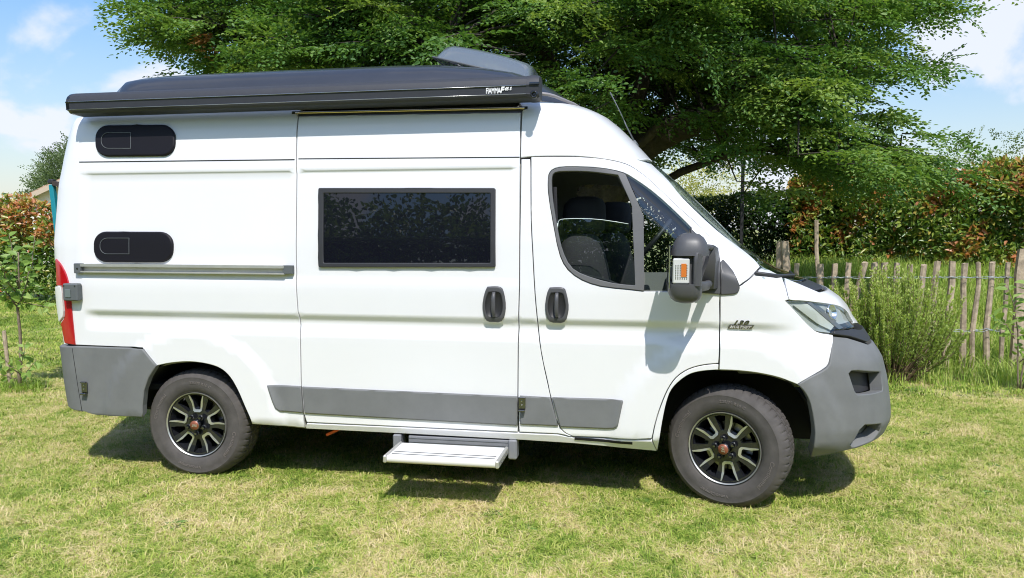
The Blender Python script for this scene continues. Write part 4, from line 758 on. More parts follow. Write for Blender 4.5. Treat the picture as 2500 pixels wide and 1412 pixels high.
# ------------------------------------------------------------------ shrubs and young plants
def rosemary():
    r=np.random.default_rng(41); c=np.array([5.68,4.45,0]); root=thing('rosemary_bush','bushy green rosemary with fine upright shoots in front of the paling fence','bush',tuple(c))
    st=MB(); P=[];D=[];T=[]
    for k in range(250):
        a=r.uniform(0,6.283); q=math.sqrt(r.uniform())
        ctr=np.array([q*math.cos(a)*.70,q*math.sin(a)*.42,0]); h=(1.30-.36*q*q+.02*ctr[0])*r.uniform(.50,1.08)
        if ctr[0]>.35: h*=1.0
        b=ctr*np.array([.32,.32,0]); tip=ctr+np.array([r.normal(0,.11),r.normal(0,.08),h]); mid=b*.3+tip*.55+np.array([ctr[0]*.18,ctr[1]*.18,-h*.05])
        pts=[b+(mid-b)*t*2 if t<.5 else mid+(tip-mid)*(t-.5)*2 for t in np.linspace(0,1,6)]
        st.tube(pts,[.006,.0055,.0045,.004,.003,.002],4,False)
        m=170; t=r.uniform(.2,1,m)**.8; q2=np.where(t[:,None]<.5,b+(mid-b)*t[:,None]*2,mid+(tip-mid)*(t[:,None]-.5)*2)
        ax=unit(tip-mid); an=r.uniform(0,6.283,m); u=unit(np.cross(ax,[.3,.2,.9])); v=np.cross(ax,u)
        P.append(q2); D.append(ax*.9+(u*np.cos(an)[:,None]+v*np.sin(an)[:,None])*.75); T.append(np.clip(.12+.62*t**2*min(1,h/1.0)+r.normal(0,.10,m),0,1))
    P=np.concatenate(P)+c; D=np.concatenate(D); T=np.concatenate(T); n=len(P); S=r.uniform(.026,.046,n)
    foliage('foliage',root,P,D,unit(np.array([0,-.4,.8])+r.normal(0,.6,(n,3))),S,S*.30,T,leaf_mat('rosemary_needles',[(0,(.19,.24,.07)),(.4,(.36,.46,.12)),(.8,(.52,.60,.18)),(1,(.58,.64,.25))],.42,.5),single=0,droop=.05)
    tag(st.build('stems',principled('rosemary_stem',(.16,.105,.065),.9),root,True,fix=False),kind='stuff')
rosemary()
def leafy_plant(name,label,cat,base,stems,leaf,mat,stem_mat,nleaf,seed,rad=.012,up=.5,extra=None):
    """stems: list of point lists; every leaf is a part"""
    r=np.random.default_rng(seed); root=thing(name,label,cat,tuple(base)); base=np.array(base); P=[];D=[];N_=[]
    for i,(pts,r0,n,t0) in enumerate(stems):
        q=lerp_path(pts,9,r,r0*.5); mb=MB(); mb.tube(q,list(np.linspace(r0,max(.002,r0*.35),9)),7); mb.build('trunk' if i==0 and name=='young_tree' else 'stem',stem_mat,root,True)
        for k in range(n):
            t=t0+(1-t0)*(k+.5)/n; j=min(7,int(t*8)); f=t*8-j; p=q[j]*(1-f)+q[j+1]*f; ax=unit(q[j+1]-q[j]); a=k*2.4+r.uniform(-.5,.5); u=unit(np.cross(ax,[.2,.9,.3])); v=np.cross(ax,u)
            d=unit(ax*up+(u*math.cos(a)+v*math.sin(a))+np.array([0,-.15,.0])+r.normal(0,.2,3)); P.append(p+d*.012); D.append(d); N_.append(unit(np.array([0,-.45,.8])+r.normal(0,.4,3)))
    P=np.array(P)+base; D=np.array(D); N_=np.array(N_); n=len(P); S=leaf[0]*r.uniform(.6,1.15,n)
    V,lp,s=leaf_arrays(P,D,N_,S,S*leaf[1],.16,.22); T=np.clip(r.normal(.45,.22,n),0,1); leaf_parts(root,V,T,range(n),mat); return root
M_APPLE=leaf_mat('sapling_leaves',[(0,(.12,.22,.05)),(.5,(.27,.40,.09)),(1,(.46,.54,.22))],.34,.42)
def sapling():
    b=np.array([-3.54,2.36,0]); t=np.array([.03,0,.86])
    S=[([(0,0,-.03),(.015,0,.35),(.03,0,.86),(.05,0,1.05),(.06,.0,1.45)],.021,26,.60),([t,t+[-.10,-.05,.18],t+[-.20,-.08,.42]],.009,22,.15),([t,t+[.12,-.06,.16],t+[.20,-.05,.42]],.009,24,.15),([t+[0,0,.08],t+[.14,-.03,.06],t+[.40,-.05,.02]],.007,20,.15),
       ([t+[0,0,.05],t+[-.14,-.06,.10],t+[-.30,-.1,.12]],.007,18,.15),([t+[0,0,.15],t+[.02,-.15,.3],t+[.04,-.25,.5]],.008,22,.2),([t+[0,0,.2],t+[.10,.1,.45],t+[.10,.15,.75]],.008,22,.2),([t+[0,0,.25],t+[-.08,.05,.5],t+[-.12,.05,.78]],.007,20,.2),
       ([(0,0,.15),(-.10,-.05,.30),(-.22,-.08,.42)],.006,14,.1),([(0,0,.10),(-.12,-.08,.16),(-.26,-.10,.22)],.005,12,.1),([(0,0,.2),(.10,-.05,.34),(.14,-.06,.50)],.005,10,.1),([(0,0,.08),(.14,-.06,.2),(.28,-.08,.33)],.005,10,.2)]
    leafy_plant('young_tree','slim young fruit tree with sparse pale leaves left of the camper van','tree',b,S,(.098,.62),M_APPLE,M_BARK2,0,51,up=.45)
    mb=MB(); rings=[]
    for i,(x,z,s) in enumerate([(0,-.05,.030),(-.01,.15,.031),(-.045,.62,.032)]): rings.append([Vector((x+s*.62*math.cos(a),s*.62*math.sin(a),z+(.004*math.sin(3*a) if i==2 else 0))) for a in np.linspace(0,6.283,9)[:-1]])
    mb.loft(rings); o=mb.build('wooden_stake',M_PALE,None,False,loc=(-3.63,2.33,0)); tag(o,'short leaning wooden stake beside the trunk of the young tree','stake')
    rr=np.random.default_rng(8); V=[];L=[];Sx=[];T=[]
    for k in range(46):
        tf=tuft(12,.06,.05,.17,.008,1.2,.6,100+k,(0,.7)); a=rr.uniform(0,6.28); q=.34*math.sqrt(rr.uniform()); off=np.array([-3.50+q*math.cos(a)*1.1,2.28+q*math.sin(a)*.8,0]); n=len(V) if len(V) else 0
        base=sum(len(v) for v in V) if V else 0; l0=sum(len(l) for l in L) if L else 0
        V.append(tf[0]+off); L.append(np.array(tf[1])+base); Sx.append(np.array(tf[2])+l0); T.append(tf[3])
    o=big_mesh('grass_clump',np.concatenate(V),np.concatenate(L),np.concatenate(Sx),M_ROUGH,tint=np.concatenate(T)); tag(o,kind='stuff')
sapling()
def right_shrub():
    b=np.array([6.84,4.1,0]); S=[([(0,0,-.02),(-.02,0,.4),(-.08,-.02,.85),(-.16,-.03,1.12)],.010,24,.3),([(.02,0,.0),(.06,0,.45),(.05,-.02,.9),(.02,-.02,1.2)],.010,24,.3),([(.05,.02,0),(.14,0,.4),(.20,-.02,.8),(.18,-.02,1.0)],.009,22,.25),([(-.06,0,.55),(-.16,-.03,.7),(-.30,-.05,.78)],.006,13,.1),([(.05,0,.5),(.16,-.03,.66),(.26,-.05,.72)],.006,13,.1),([(0,0,.3),(.1,-.05,.42),(.22,-.08,.5)],.006,11,.1)]
    leafy_plant('young_shrub','young leafy shrub growing in front of the thick fence post at right','shrub',b,S,(.115,.52),M_APPLE,M_BARK2,0,61,up=.5)
right_shrub()
# ------------------------------------------------------------------ beyond the garden
def round_tree(name,label,cat,c,rad,trunk_h,mat,tint0,seed,nspray,leaf,sx=1,sz=1,single=0):
    r=np.random.default_rng(seed); c=np.array(c,float); root=thing(name,label,cat,tuple(c))
    mb=MB(); mb.tube([(0,0,-.2),(.05,0,trunk_h*.5),(0,.05,trunk_h+rad*.5)],[.09*rad+.05,.07*rad+.04,.03*rad],8); mb.build('trunk',M_BARK,root,True)
    n=nspray; lob=r.normal(0,1,(9,3)); lob=unit(lob)*rad*.55; q=r.normal(0,1,(n,3)); q=unit(q)*r.uniform(.35,1,(n,1))**.5*rad*.62; B=lob[r.integers(0,9,n)]*np.array([sx,1,sz])+q*np.array([sx,1,sz])+np.array([0,0,trunk_h+rad*.75*sz])
    protos=[spray(22,leaf*5.5,leaf,r) for _ in range(4)]
    P,D,Nn,S,I=place_sprays(B+c,unit(q)+r.normal(0,.4,(n,3)),protos,r,tilt=.7,nj=.4)
    foliage('crown',root,P,D,Nn,S,S*.6,np.clip(tint0+r.normal(0,.16,len(P))+.12*np.sin(I*1.7),0,.84),mat,single=single); return root
M_GREY=leaf_mat('greyish_leaves',[(0,(.075,.115,.055)),(.5,(.14,.20,.085)),(1,(.24,.29,.13))],.3,.5)
M_YEL=leaf_mat('golden_leaves',[(0,(.22,.25,.07)),(.5,(.40,.40,.12)),(1,(.55,.50,.18))],.35,.5)
round_tree('distant_tree','grey-green distant tree above the house roof at the left','tree',(-30.6,36.0,0),2.6,1.7,M_GREY,.5,71,1900,.15,sx=1.1)
round_tree('golden_shrub','pale golden shrub glimpsed beyond the hedge under the big tree','shrub',(4.7,18.4,0),1.35,1.3,M_YEL,.5,72,330,.09,sx=.9,sz=1.05)
round_tree('feathery_shrub','pale grey-green feathery shrub topping the hedge at the far right','shrub',(11.6,15.2,0),1.6,1.5,M_GREY,.7,73,520,.07,sx=1.5,sz=.95)
def house():
    root=thing('house','white gabled house with a tiled roof showing above the left hedge','house',(-17.75,24.2,0)); wm=principled('render_white',(.72,.69,.63),.9,noise=(3,.06)); rm=principled('roof_tile',(.42,.27,.19),.85,noise=(2.5,.3)); vm=principled('verge_board',(.50,.40,.30),.8)
    # gable faces the garden; ridge runs away from it
    w,d,e,r_=5.4,9,2.9,5.0; mb=MB()
    mb.add([(-w,0,-.1),(w,0,-.1),(w,0,e),(0,0,r_),(-w,0,e),(-w,d,-.1),(w,d,-.1),(w,d,e),(0,d,r_),(-w,d,e)],[(0,1,2,3,4),(9,8,7,6,5),(0,4,9,5),(1,6,7,2)]); mb.build('wall',wm,root)
    for s in (-1,1):
        nr=13
        for k in range(nr):
            t0=k/nr; t1=(k+1)/nr; x0=s*(w+.35)*(1-t0); x1=s*(w+.35)*(1-t1); z0=e-.135+(r_-e+.135)*t0; z1=e-.135+(r_-e+.135)*t1; mb=MB()
            c=Vector(((x0+x1)/2,d/2,(z0+z1)/2+.06+.012*(k%2))); a=math.atan2(z1-z0,x1-x0); L=math.hypot(x1-x0,z1-z0); mb.box(c,(L+.05,d+.7,.05),Matrix.Rotation(-a,3,'Y')); mb.build('tile_course',rm,root)
        mb=MB(); a=math.atan2(r_-e+.135,-s*(w+.35)); L=math.hypot(r_-e+.135,w+.35); mb.box((s*(w+.35)/2,-.36,(e-.135+r_)/2-.06),(L,.03,.20),Matrix.Rotation(-a,3,'Y')); mb.build('verge',vm,root)
    for x in (-2.4,2.0):
        mb=MB(); mb.box((x,-.02,1.5),(1.2,.06,1.3)); f=mb.build('window',vm,root); mb=MB(); mb.box((x,-.055,1.5),(1.05,.02,1.15)); mb.build('pane',MATS['dark_iron'],f)
house()
# woodland on the far side of the garden (it is what the van's windows reflect)
def woods():
    r=np.random.default_rng(91); n=15000; tr=[(x+r.normal(0,1),-12.5+r.normal(0,1.2),r.uniform(2.5,3.4)) for x in np.arange(-20,28,3.6)]; B=[]
    for x,y,h in tr: q=r.normal(0,1,(n//len(tr),3)); B.append(np.array([x,y,h])+unit(q)*r.uniform(.3,1,(len(q),1))**.5*np.array([2.6,2.2,h*.85]))
    B=np.concatenate(B); P,D,Nn,S,I=place_sprays(B,r.normal(0,1,B.shape),[spray(20,.9,.17,r) for _ in range(3)],r,tilt=.6,nj=.4)
    V,lp,st=leaf_arrays(P,D,Nn,S,S*.6); o=big_mesh('woods',V,lp,st,M_LEAF,tint=np.repeat(np.clip(.5+r.normal(0,.2,len(P)),0,.84),6)); tag(o,kind='stuff')
woods()
# ------------------------------------------------------------------ the camper van
M_WHITE=principled('white_paint',(.745,.742,.750),.32,coat=.6,spec=.45,noise=(1.3,.018))
M_GREYP=principled('grey_plastic',(.158,.162,.162),.62,spec=.35,noise=(5,.10),bump=(420,.12,.001))
M_BLACKP=principled('black_plastic',(.028,.028,.031),.5,bump=(300,.1,.001))
M_MIRROR=principled('mirror_plastic',(.075,.075,.080),.42,spec=.4,bump=(500,.10,.001))
M_DARK=principled('wheel_well',(.012,.012,.013),.9)
M_LINING=principled('cab_lining',(.30,.295,.28),.85)
M_GLOSSB=principled('gloss_black',(.012,.013,.017),.10,coat=.5)
M_ROOFB=principled('black_shell',(.028,.031,.040),.34,coat=.35,noise=(2,.15))
M_ANOD=principled('anthracite_aluminium',(.030,.032,.040),.6,metal=0,noise=(30,.08))
M_ALU=principled('aluminium',(.62,.62,.62),.28,metal=1)
M_ALUD=principled('dull_aluminium',(.62,.61,.58),.5,metal=.75,noise=(8,.1))
M_POL=principled('machined_aluminium',(.60,.60,.56),.40,metal=.8)
M_RIMB=principled('rim_black',(.014,.015,.018),.16,coat=.6)
M_TYRE=principled('tyre_rubber',(.082,.075,.071),.82,spec=.3,noise=(11,.22),bump=(160,.25,.002))
M_TYREL=principled('tyre_lettering',(.140,.124,.115),.8,spec=.3)
M_RUBBER=principled('window_rubber',(.125,.125,.130),.7)
M_GLASS=thin_glass('window_glass',(.74,.81,.79)); M_LENS=thin_glass('lamp_lens',(.94,.96,.95),.9); M_SMOKE=thin_glass('smoked_acrylic',(.42,.45,.48))
M_RED=principled('red_lens',(.42,.006,.012),.12,coat=1); M_WLENS=principled('white_lens',(.72,.72,.70),.15,coat=1); M_AMBER=principled('amber_lens',(.60,.17,.03),.25,coat=1)
M_CHROME=principled('chrome',(.75,.76,.78),.12,metal=1); M_DKCH=principled('dark_chrome',(.20,.20,.21),.25,metal=1)
M_SEAT=principled('seat_cloth',(.026,.026,.030),.95,bump=(180,.4,.003)); M_LETW=principled('white_lettering',(.82,.82,.82),.5)
M_BRONZE=principled('cap_red',(.26,.085,.045),.4,metal=.2); M_GOLD=principled('brass_strip',(.85,.66,.42),.22,metal=1); M_ORANGE=principled('orange_strap',(.75,.13,.03),.7)
M_VENT=principled('vent_black',(.0075,.0065,.010),.55,spec=.25); M_TREAD=principled('step_tread',(.70,.70,.69),.6,bump=(250,.3,.002)); M_GREYS=principled('step_grey',(.20,.205,.22),.5,noise=(9,.1)); M_FILM=principled('pane_film',(.006,.0065,.011),.012,spec=.55)
M_BOWL=principled('handle_bowl',(.022,.022,.024),.55); M_LED=principled('socket_grey',(.10,.11,.115),.6)
van=thing('camper_van','white high-roof camper van with black awning and unfolded entry step parked on the lawn','camper van',(0,0,0))
# --- fixed bodywork (one shell, panels parted by open joints)
def far_side():
    return [panel_geo(k,g=.14,bev=0,mirror=True) for k in ('rear_quarter','sliding_door','sill','b_pillar','arch_lip','fender')]+[panel_geo('front_door',g=.14,bev=0,mirror=True)]
def roof_cap():
    z=2.497; us=list(np.linspace(-2.06,5.0,60)); V=[];F=[]
    ur=uR(z)-AR; uf=uF(z)+AF; us=np.linspace(ur,uf,70); p=Pt(us,np.full(70,z),.0); q=p.copy(); q[:,1]=2*YC-q[:,1]
    V=[tuple(a) for a in p]+[tuple(a) for a in q]; F=[(i,i+1,70+i+1,70+i) for i in range(69)]; return V,F,[(0,0,1)]*(4*69)
g=[panel_geo(k) for k in ('rear_quarter','sill','b_pillar','arch_lip','cab_upper')]+[panel_geo('cab_upper',mirror=True,g=.1),panel_geo('rear_end',g=.1),panel_geo('rear_end',g=.1,mirror=True),roof_cap()]+far_side()
G=join_geo(*g); mesh_from('body',G[0],G[1],M_WHITE,van,True,normals=G[2])
G=join_geo(*[panel_geo(k,g=.12,off=-.034,bev=0,gap=-.012,thick=0,arch=False) for k in ('rear_quarter','sliding_door','b_pillar','front_door','fender','cab_upper')],*[panel_geo(k,g=.14,off=-.034,bev=0,gap=-.012,thick=0,arch=False,mirror=True) for k in ('rear_quarter','sliding_door','b_pillar','front_door','fender','cab_upper')])
mesh_from('inner_lining',G[0],G[1],M_LINING,van,True,normals=G[2])
panel('fender','fender',M_WHITE,van)
panel('hood','hood',M_WHITE,van,both=True)
panel('cowl',"cowl",M_BLACKP,van,both=True,off=-.006)
panel('windscreen','windscreen',M_GLASS,van,both=True,off=-.002,thick=.006,gap=.002)
def bumper_off(u,z):
    cr=4.04+.16*_sm(.85,.45,z)-.05*_sm(.95,.80,z); arch=1-_sm(cr-.035,cr+.035,u)
    w=.5*((.50-z)+np.sqrt((.50-z)**2+.0025)); w2=.5*((z-.92)+np.sqrt((z-.92)**2+.0016))
    return .022-.011*arch*_sm(.90,.80,z)-.15*w-.20*w2
fbp=panel('front_bumper','front_bumper',M_GREYP,van,both=True,off=bumper_off,g=.035,thick=.075,bev=.007)
for i in (1,2):
    G=panel_geo('recess',g=.08,off=-.062,bev=0,thick=0,gap=-.01,poly=[TRACE['front_bumper'][i]]); mesh_from('recess',G[0],G[1],M_BLACKP if i==1 else M_GREYP,fbp,True,normals=G[2])
panel('bumper_top','bumper_top',M_BLACKP,van,both=True,off=.010,thick=.05)
def lp(p,off): return Vector(Pt(np.array([p[0]]),np.array([p[1]]),off)[0])
# bumper moulding line and screw
hub=MB(); c=lp(TRACE['front_bumper'][2][3],-.03); hub.lathe([(0,-.01),(.02,-.012),(.03,0),(.032,.015)],16,c); hub.build('fog_lamp',M_CHROME,fbp,True)
rb=panel('rear_bumper','rear_bumper',M_GREYP,van,both=True,off=.02,thick=.05,bev=.008)
def on(u,z,off): return Vector(Pt(np.array([u]),np.array([z]),off)[0])
def nrm(u,z): return Vector(Nrm(np.array([u]),np.array([z]))[0])
a=TRACE['seam_rb'][0][0]; b=TRACE['seam_rb2'][0][0]; mb=MB(); mb.tube([on(a[0]+(b[0]-a[0])*t,a[1]+(b[1]-a[1])*t,.0185) for t in np.linspace(0.02,.98,8)],.003,5); mb.build('seam',M_DARK,rb,True)
# --- lamps
tl=panel('tail_light','tail_red',M_RED,van,off=.012,thick=.03,gap=.001,bev=.006); panel('white_lens','tail_white',M_WLENS,tl,off=.020,thick=.02,gap=0,bev=.004)
hl=panel('headlight','headlight',M_LENS,van,off=.002,thick=.03,gap=.0,bev=.006)
G=panel_geo('headlight',off=-.024,thick=0,bev=0,gap=.004); mesh_from('reflector',G[0],G[1],principled('lamp_bowl',(.36,.385,.37),.3),hl,True,normals=G[2])
H=np.array(TRACE['headlight'][0])
def hp(px): return px
M_LAMPG=principled('lamp_grey',(.10,.11,.115),.3)
def lampbits():
    u0,u1=H[:,0].min(),H[:,0].max(); z0,z1=H[:,1].min(),H[:,1].max()
    def q(a,b): return (u0+(u1-u0)*a,z0+(z1-z0)*b)
    for nm,pl,mat,off,th in (('side_reflector',[(.10,.86),(.30,.90),(.62,.28),(.50,.10),(.36,.30)],principled('pale_bowl',(.46,.48,.44),.35),-.010,.012),('lamp_divider',[(.30,.93),(.36,.95),(.70,.14),(.62,.10)],M_LAMPG,-.006,.016),
        ('day_lamp',[(.385,.80),(.44,.86),(.52,.66),(.47,.58)],M_LAMPG,-.005,.018),('day_lamp',[(.48,.54),(.53,.60),(.64,.36),(.59,.26),(.55,.30)],M_LAMPG,-.005,.018),('lamp_sill',[(.66,.24),(.95,.26),(.97,.16),(.70,.13)],M_BLACKP,-.008,.014)):
        g=panel_geo(nm,poly=[[q(*p) for p in pl]],off=off,thick=th,gap=0,bev=.002,g=.04); mesh_from(nm,g[0],g[1],mat,hl,True,normals=g[2])
    u,z=q(.62,.60); c=on(u,z,-.022); n=nrm(u,z); M=n.to_track_quat('Y','Z').to_matrix(); mb=MB(); mb.lathe([(0,-.012),(.018,-.010),(.032,.0),(.042,.018),(.046,.020),(.046,.010)],22)
    mb.V=[tuple(M@Vector(v)+c) for v in mb.V]; mb.build('bulb_bowl',M_CHROME,hl,True)
lampbits()
# --- sliding door
sd=panel('sliding_door','sliding_door',M_WHITE,van)
panel('door_cladding','cladding_door',M_GREYP,sd,off=.018,thick=.03,bev=.010,gap=0)
panel('window_frame','big_window_frame',M_BLACKP,sd,off=.022,thick=.03,bev=.006,gap=0)
panel('window_pane','big_window_pane',M_FILM,sd,off=.014,thick=.02,bev=.002,gap=0)
fd=panel('front_door','front_door',M_WHITE,van)
panel('door_cladding','cladding_front',M_GREYP,fd,off=.018,thick=.03,bev=.010,gap=0)
panel('window_rubber','window_rubber',M_RUBBER,fd,off=.007,thick=.03,bev=.004,gap=0)
g=panel_geo('divider',poly=[[uzp for uzp in TRACE['divider'][0]]],off=.006,thick=.03,bev=.004,gap=0); mesh_from('window_divider',g[0],g[1],M_RUBBER,fd,True,normals=g[2])
panel('lowered_pane','drop_glass',M_GLASS,fd,off=-.012,thick=0,bev=0,gap=-.004)
P_=[p for p in TRACE['drop_glass'][0]]; top=[p for p in P_ if p[1]>1.66]; top.sort(key=lambda p:p[0]); mb=MB(); mb.tube([Vector(Pt(np.array([p[0]]),np.array([p[1]]),-.012)[0]) for p in top],.0020,6); mb.build('pane_edge',principled('glass_edge',(.62,.70,.66),.25),fd,True)
panel('quarter_pane','quarter_glass',M_GLASS,fd,off=-.004,thick=.004,bev=.002,gap=0)
panel('side_cladding','cladding_rear',M_GREYP,van,off=.018,thick=.03,bev=.010,gap=0)
panel('side_cladding','cladding_pillar',M_GREYP,van,off=.018,thick=.03,bev=.010,gap=0)
def ribbon(name,p0,p1,w,off,mat,parent,th=.004):
    p0=Vector((p0[0],p0[1])); p1=Vector((p1[0],p1[1])); d=(p1-p0).normalized(); n=Vector((-d.y,d.x))*w/2
    g=panel_geo(name,poly=[[tuple(p0-n),tuple(p1-n),tuple(p1+n),tuple(p0+n)]],off=off,thick=th,gap=0,bev=0,g=.1); return mesh_from(name,g[0],g[1],mat,parent,True,normals=g[2])
for key,q0,q1 in (('r',(-.90,2.150),(.715,2.142)),):
    ribbon('roof_joint',q0,q1,.007,.0015,M_DARK,van,.001)
ribbon('roof_joint',(.742,2.147),(2.203,2.134),.006,.0015,M_DARK,sd,.001)
ribbon('sill_tread',TRACE['sill_strip0'][0][0],TRACE['sill_strip1'][0][0],.017,.004,M_DARK,van)
def door_handle(key,parent):
    P=np.array(TRACE[key][0]); c=(P.min(0)+P.max(0))/2; h=(P.max(0)-P.min(0))/2
    def oval(sx,sz,dz=0): return [(c[0]+(p[0]-c[0])*sx,c[1]+dz+(p[1]-c[1])*sz) for p in P]
    o=panel('door_handle',None,M_MIRROR,parent,poly=[oval(1,1),oval(.70,.62,.004)],off=.020,thick=.03,bev=.012,gap=0,g=.03)
    # scooped bowl
    V=[];F=[];n=len(P)
    for s,d in ((.76,.020),(.66,.012),(.45,.006),(.15,.004)):
        V+=[tuple(on(p[0],p[1],d)) for p in [(c[0]+(q[0]-c[0])*s,c[1]+.004+(q[1]-c[1])*s*.9) for q in P]]
    for r_ in range(3):
        for k in range(n): k2=(k+1)%n; F.append((r_*n+k,r_*n+k2,(r_+1)*n+k2,(r_+1)*n+k))
    F.append(tuple(range(3*n,4*n))); mesh_from('bowl',V,F,M_BOWL,parent,True)
    mb=MB(); rings=[]
    for t in np.linspace(-1,1,13):
        z=c[1]+t*h[1]*.66+.005; off=.020+.022*(1-abs(t)**3); w=.0125*(1-.25*abs(t)**6); p=on(c[0]+.001,z,off); 
        rings.append([p+Vector((w*math.copysign(abs(math.cos(a))**.6,math.cos(a)),.010*math.sin(a),0)) for a in np.linspace(0,6.283,11)[:-1]])
    mb.loft(rings); mb.build('grip',M_MIRROR,parent,True)
door_handle('handle_slide',sd); door_handle('handle_front',fd)
# --- vent covers, track, socket, clips
for a,b in (('vent_cover_up','flap_up'),('vent_cover_low','flap_low')):
    v=panel('vent_cover',a,M_VENT,van,off=.022,thick=.03,bev=.012,gap=0); q=TRACE[b][0]
    g=panel_geo(b,poly=[q,[tuple(p) for p in inset_poly(q,.0035)]],off=.0255,thick=.006,gap=0,bev=.001); mesh_from('flap_edge',g[0],g[1],M_LED,v,True,normals=g[2])
def track():
    L=TRACE['track_l'][0][0]; LB=TRACE['track_lb'][0][0]; R_=TRACE['track_r'][0][0]; z1=(L[1]+R_[1])/2; z0=z1-.062; x0=L[0]; x1=R_[0]
    root=holder('door_track',van); mb=MB(); y=-.012
    prof=[(.014,z1),(y-.010,z1),(y-.010,z1-.018),(y,z1-.020),(.008,z1-.021),(.008,z0+.013),(y-.004,z0+.012),(y-.012,z0+.010),(y-.012,z0+.004),(.012,z0)]
    mb.loft([[Vector((x,p[0],p[1])) for p in prof] for x in np.linspace(x0+.035,x1,30)]); mb.build('rail',M_ALUD,root)
    mb=MB(); mb.box((x0+.018,-.003,(z0+z1)/2),(.05,.045,z1-z0+.006),b=.004); mb.build('end_cap',M_LED,root)
    mb=MB(); mb.box((x0+.022,-.028,(z0+z1)/2),(.012,.006,.012),b=.002); mb.build('screw',M_DKCH,root)
    mb=MB(); mb.box(((x1+.74)/2-.012,0,(z0+z1)/2+.004),(.066,.035,z1-z0-.006),b=.003); mb.box((x1+.005,-.004,(z0+z1)/2+.016),(.03,.02,.012),b=.002); mb.box((x1+.005,-.004,(z0+z1)/2-.014),(.03,.02,.012),b=.002); mb.build('roller_arm',M_LED,root)
track()
def socket():
    b=TRACE['socket_b'][0][0]; z=1.262; x1=b[0]; c=on(x1-.052,z,.03); n=nrm(x1-.052,z); root=holder('socket_box',van)
    M=Matrix.Rotation(math.atan2(n.x,-n.y)*.9,3,'Z'); mb=MB(); mb.box(c,(.112,.055,.118),M,b=.008); mb.build('case',M_LED,root)
    mb=MB(); mb.box(c+M@Vector((-.012,-.030,-.008)),(.042,.006,.055),M,b=.002); mb.build('lid',principled('socket_lid',(.14,.17,.165),.5),root)
    for s in (-.042,.042): mb=MB(); mb.box(c+M@Vector((s,-.029,.044)),(.010,.005,.010),M,b=.002); mb.build('screw',M_DKCH,root)
socket()
def clip(x,z,off):
    root=holder('latch_clip',van); c=on(x,z,off); mb=MB(); mb.box(c,(.044,.010,.075),b=.003); mb.build('plate',M_DKCH,root)
    mb=MB(); mb.box(c+Vector((0,-.012,-.045)),(.040,.028,.012),b=.003); mb.box(c+Vector((0,-.010,.034)),(.040,.020,.010),b=.002); mb.build('hook',M_DKCH,root)
    for d in (-.012,.014): mb=MB(); mb.lathe([(0,-.003),(.004,-.002),(.005,0)],8,c+Vector((0,-.006,d))); mb.build('rivet',M_ALU,root)
p=TRACE['clip_rear'][0][0]; clip(p[0],p[1]-.01,.028); p=TRACE['clip_pillar'][0][0]; clip(p[0],p[1]-.005,.026)
# brass-toned light strip over the sliding door
def led():
    a=TRACE['led_l'][0][0]; b=TRACE['led_r'][0][0]; root=holder('light_strip',van); ps=[on(a[0]+(b[0]-a[0])*t,a[1]+(b[1]-a[1])*t,.012) for t in np.linspace(.02,.985,24)]
    mb=MB(); mb.tube(ps,.0075,8); mb.build('strip',M_GOLD,root,True)
    mb=MB(); mb.loft([[p+Vector((0,dy,dz)) for dy,dz in ((.012,.012),(-.004,.012),(-.004,-.016),(.012,-.016))] for p in [on(a[0]+(b[0]-a[0])*t,a[1]+(b[1]-a[1])*t,.0) for t in np.linspace(.0,1,24)]]); mb.build('backing',M_BLACKP,root)
led()
# --- wheel arch liners, underbody
def arch_liner(cx,r,a0,a1):
    mb=MB(); an=np.linspace(a0,math.pi-a1,26); rings=[[Vector((cx+r*math.cos(a),y,.36+r*math.sin(a))) for a in an] for y in (.012,.30,.42)]
    mb.loft(rings,cap=False,closed=False); mb.loft([rings[2],[Vector((cx,.43,.36))]*26],cap=False,closed=False); mb.build('wheel_arch_liner',M_DARK,van,True,fix=False)
arch_liner(0,.475,.0,.16); arch_liner(3.50,.535,.07,.0)
for cx,r in ((0,.475),(3.50,.535)):
    mb=MB(); an=np.linspace(.1,math.pi-.16,20); rings=[[Vector((cx+r*math.cos(a),2*YC-y,.36+r*math.sin(a))) for a in an] for y in (.012,.42)]; mb.loft(rings,cap=False,closed=False); mb.build('wheel_arch_liner',M_DARK,van,True,fix=False)
mb=MB(); mb.box((1.6,YC,.40),(5.4,1.20,.10)); mb.box((1.75,YC,.385),(2.2,1.86,.05)); mb.box((-.75,YC,.50),(.55,1.7,.05)); mb.box((1.7,YC,.30),(.9,.6,.16),b=.02); mb.tube([(-.6,1.4,.3),(.6,1.4,.28),(2.4,1.3,.28)],.04,10); mb.tube([(0,.2,.34),(0,1.85,.34)],.05,10); mb.tube([(3.45,.3,.32),(3.45,1.75,.32)],.04,10); mb.build('underbody',M_DARK,van)
mb=MB(); mb.box((3.62,.20,.83),(.14,.05,.05),b=.004); mb.box((3.53,.10,.86),(.035,.012,.035),b=.003); mb.build('arch_bracket',M_GREYP,van)
mb=MB(); p=Vector((.93,.12,.335)); mb.box(p,(.10,.035,.018),Matrix.Rotation(-.45,3,'Y'),b=.003); mb.build('strap_end',M_ORANGE,van)
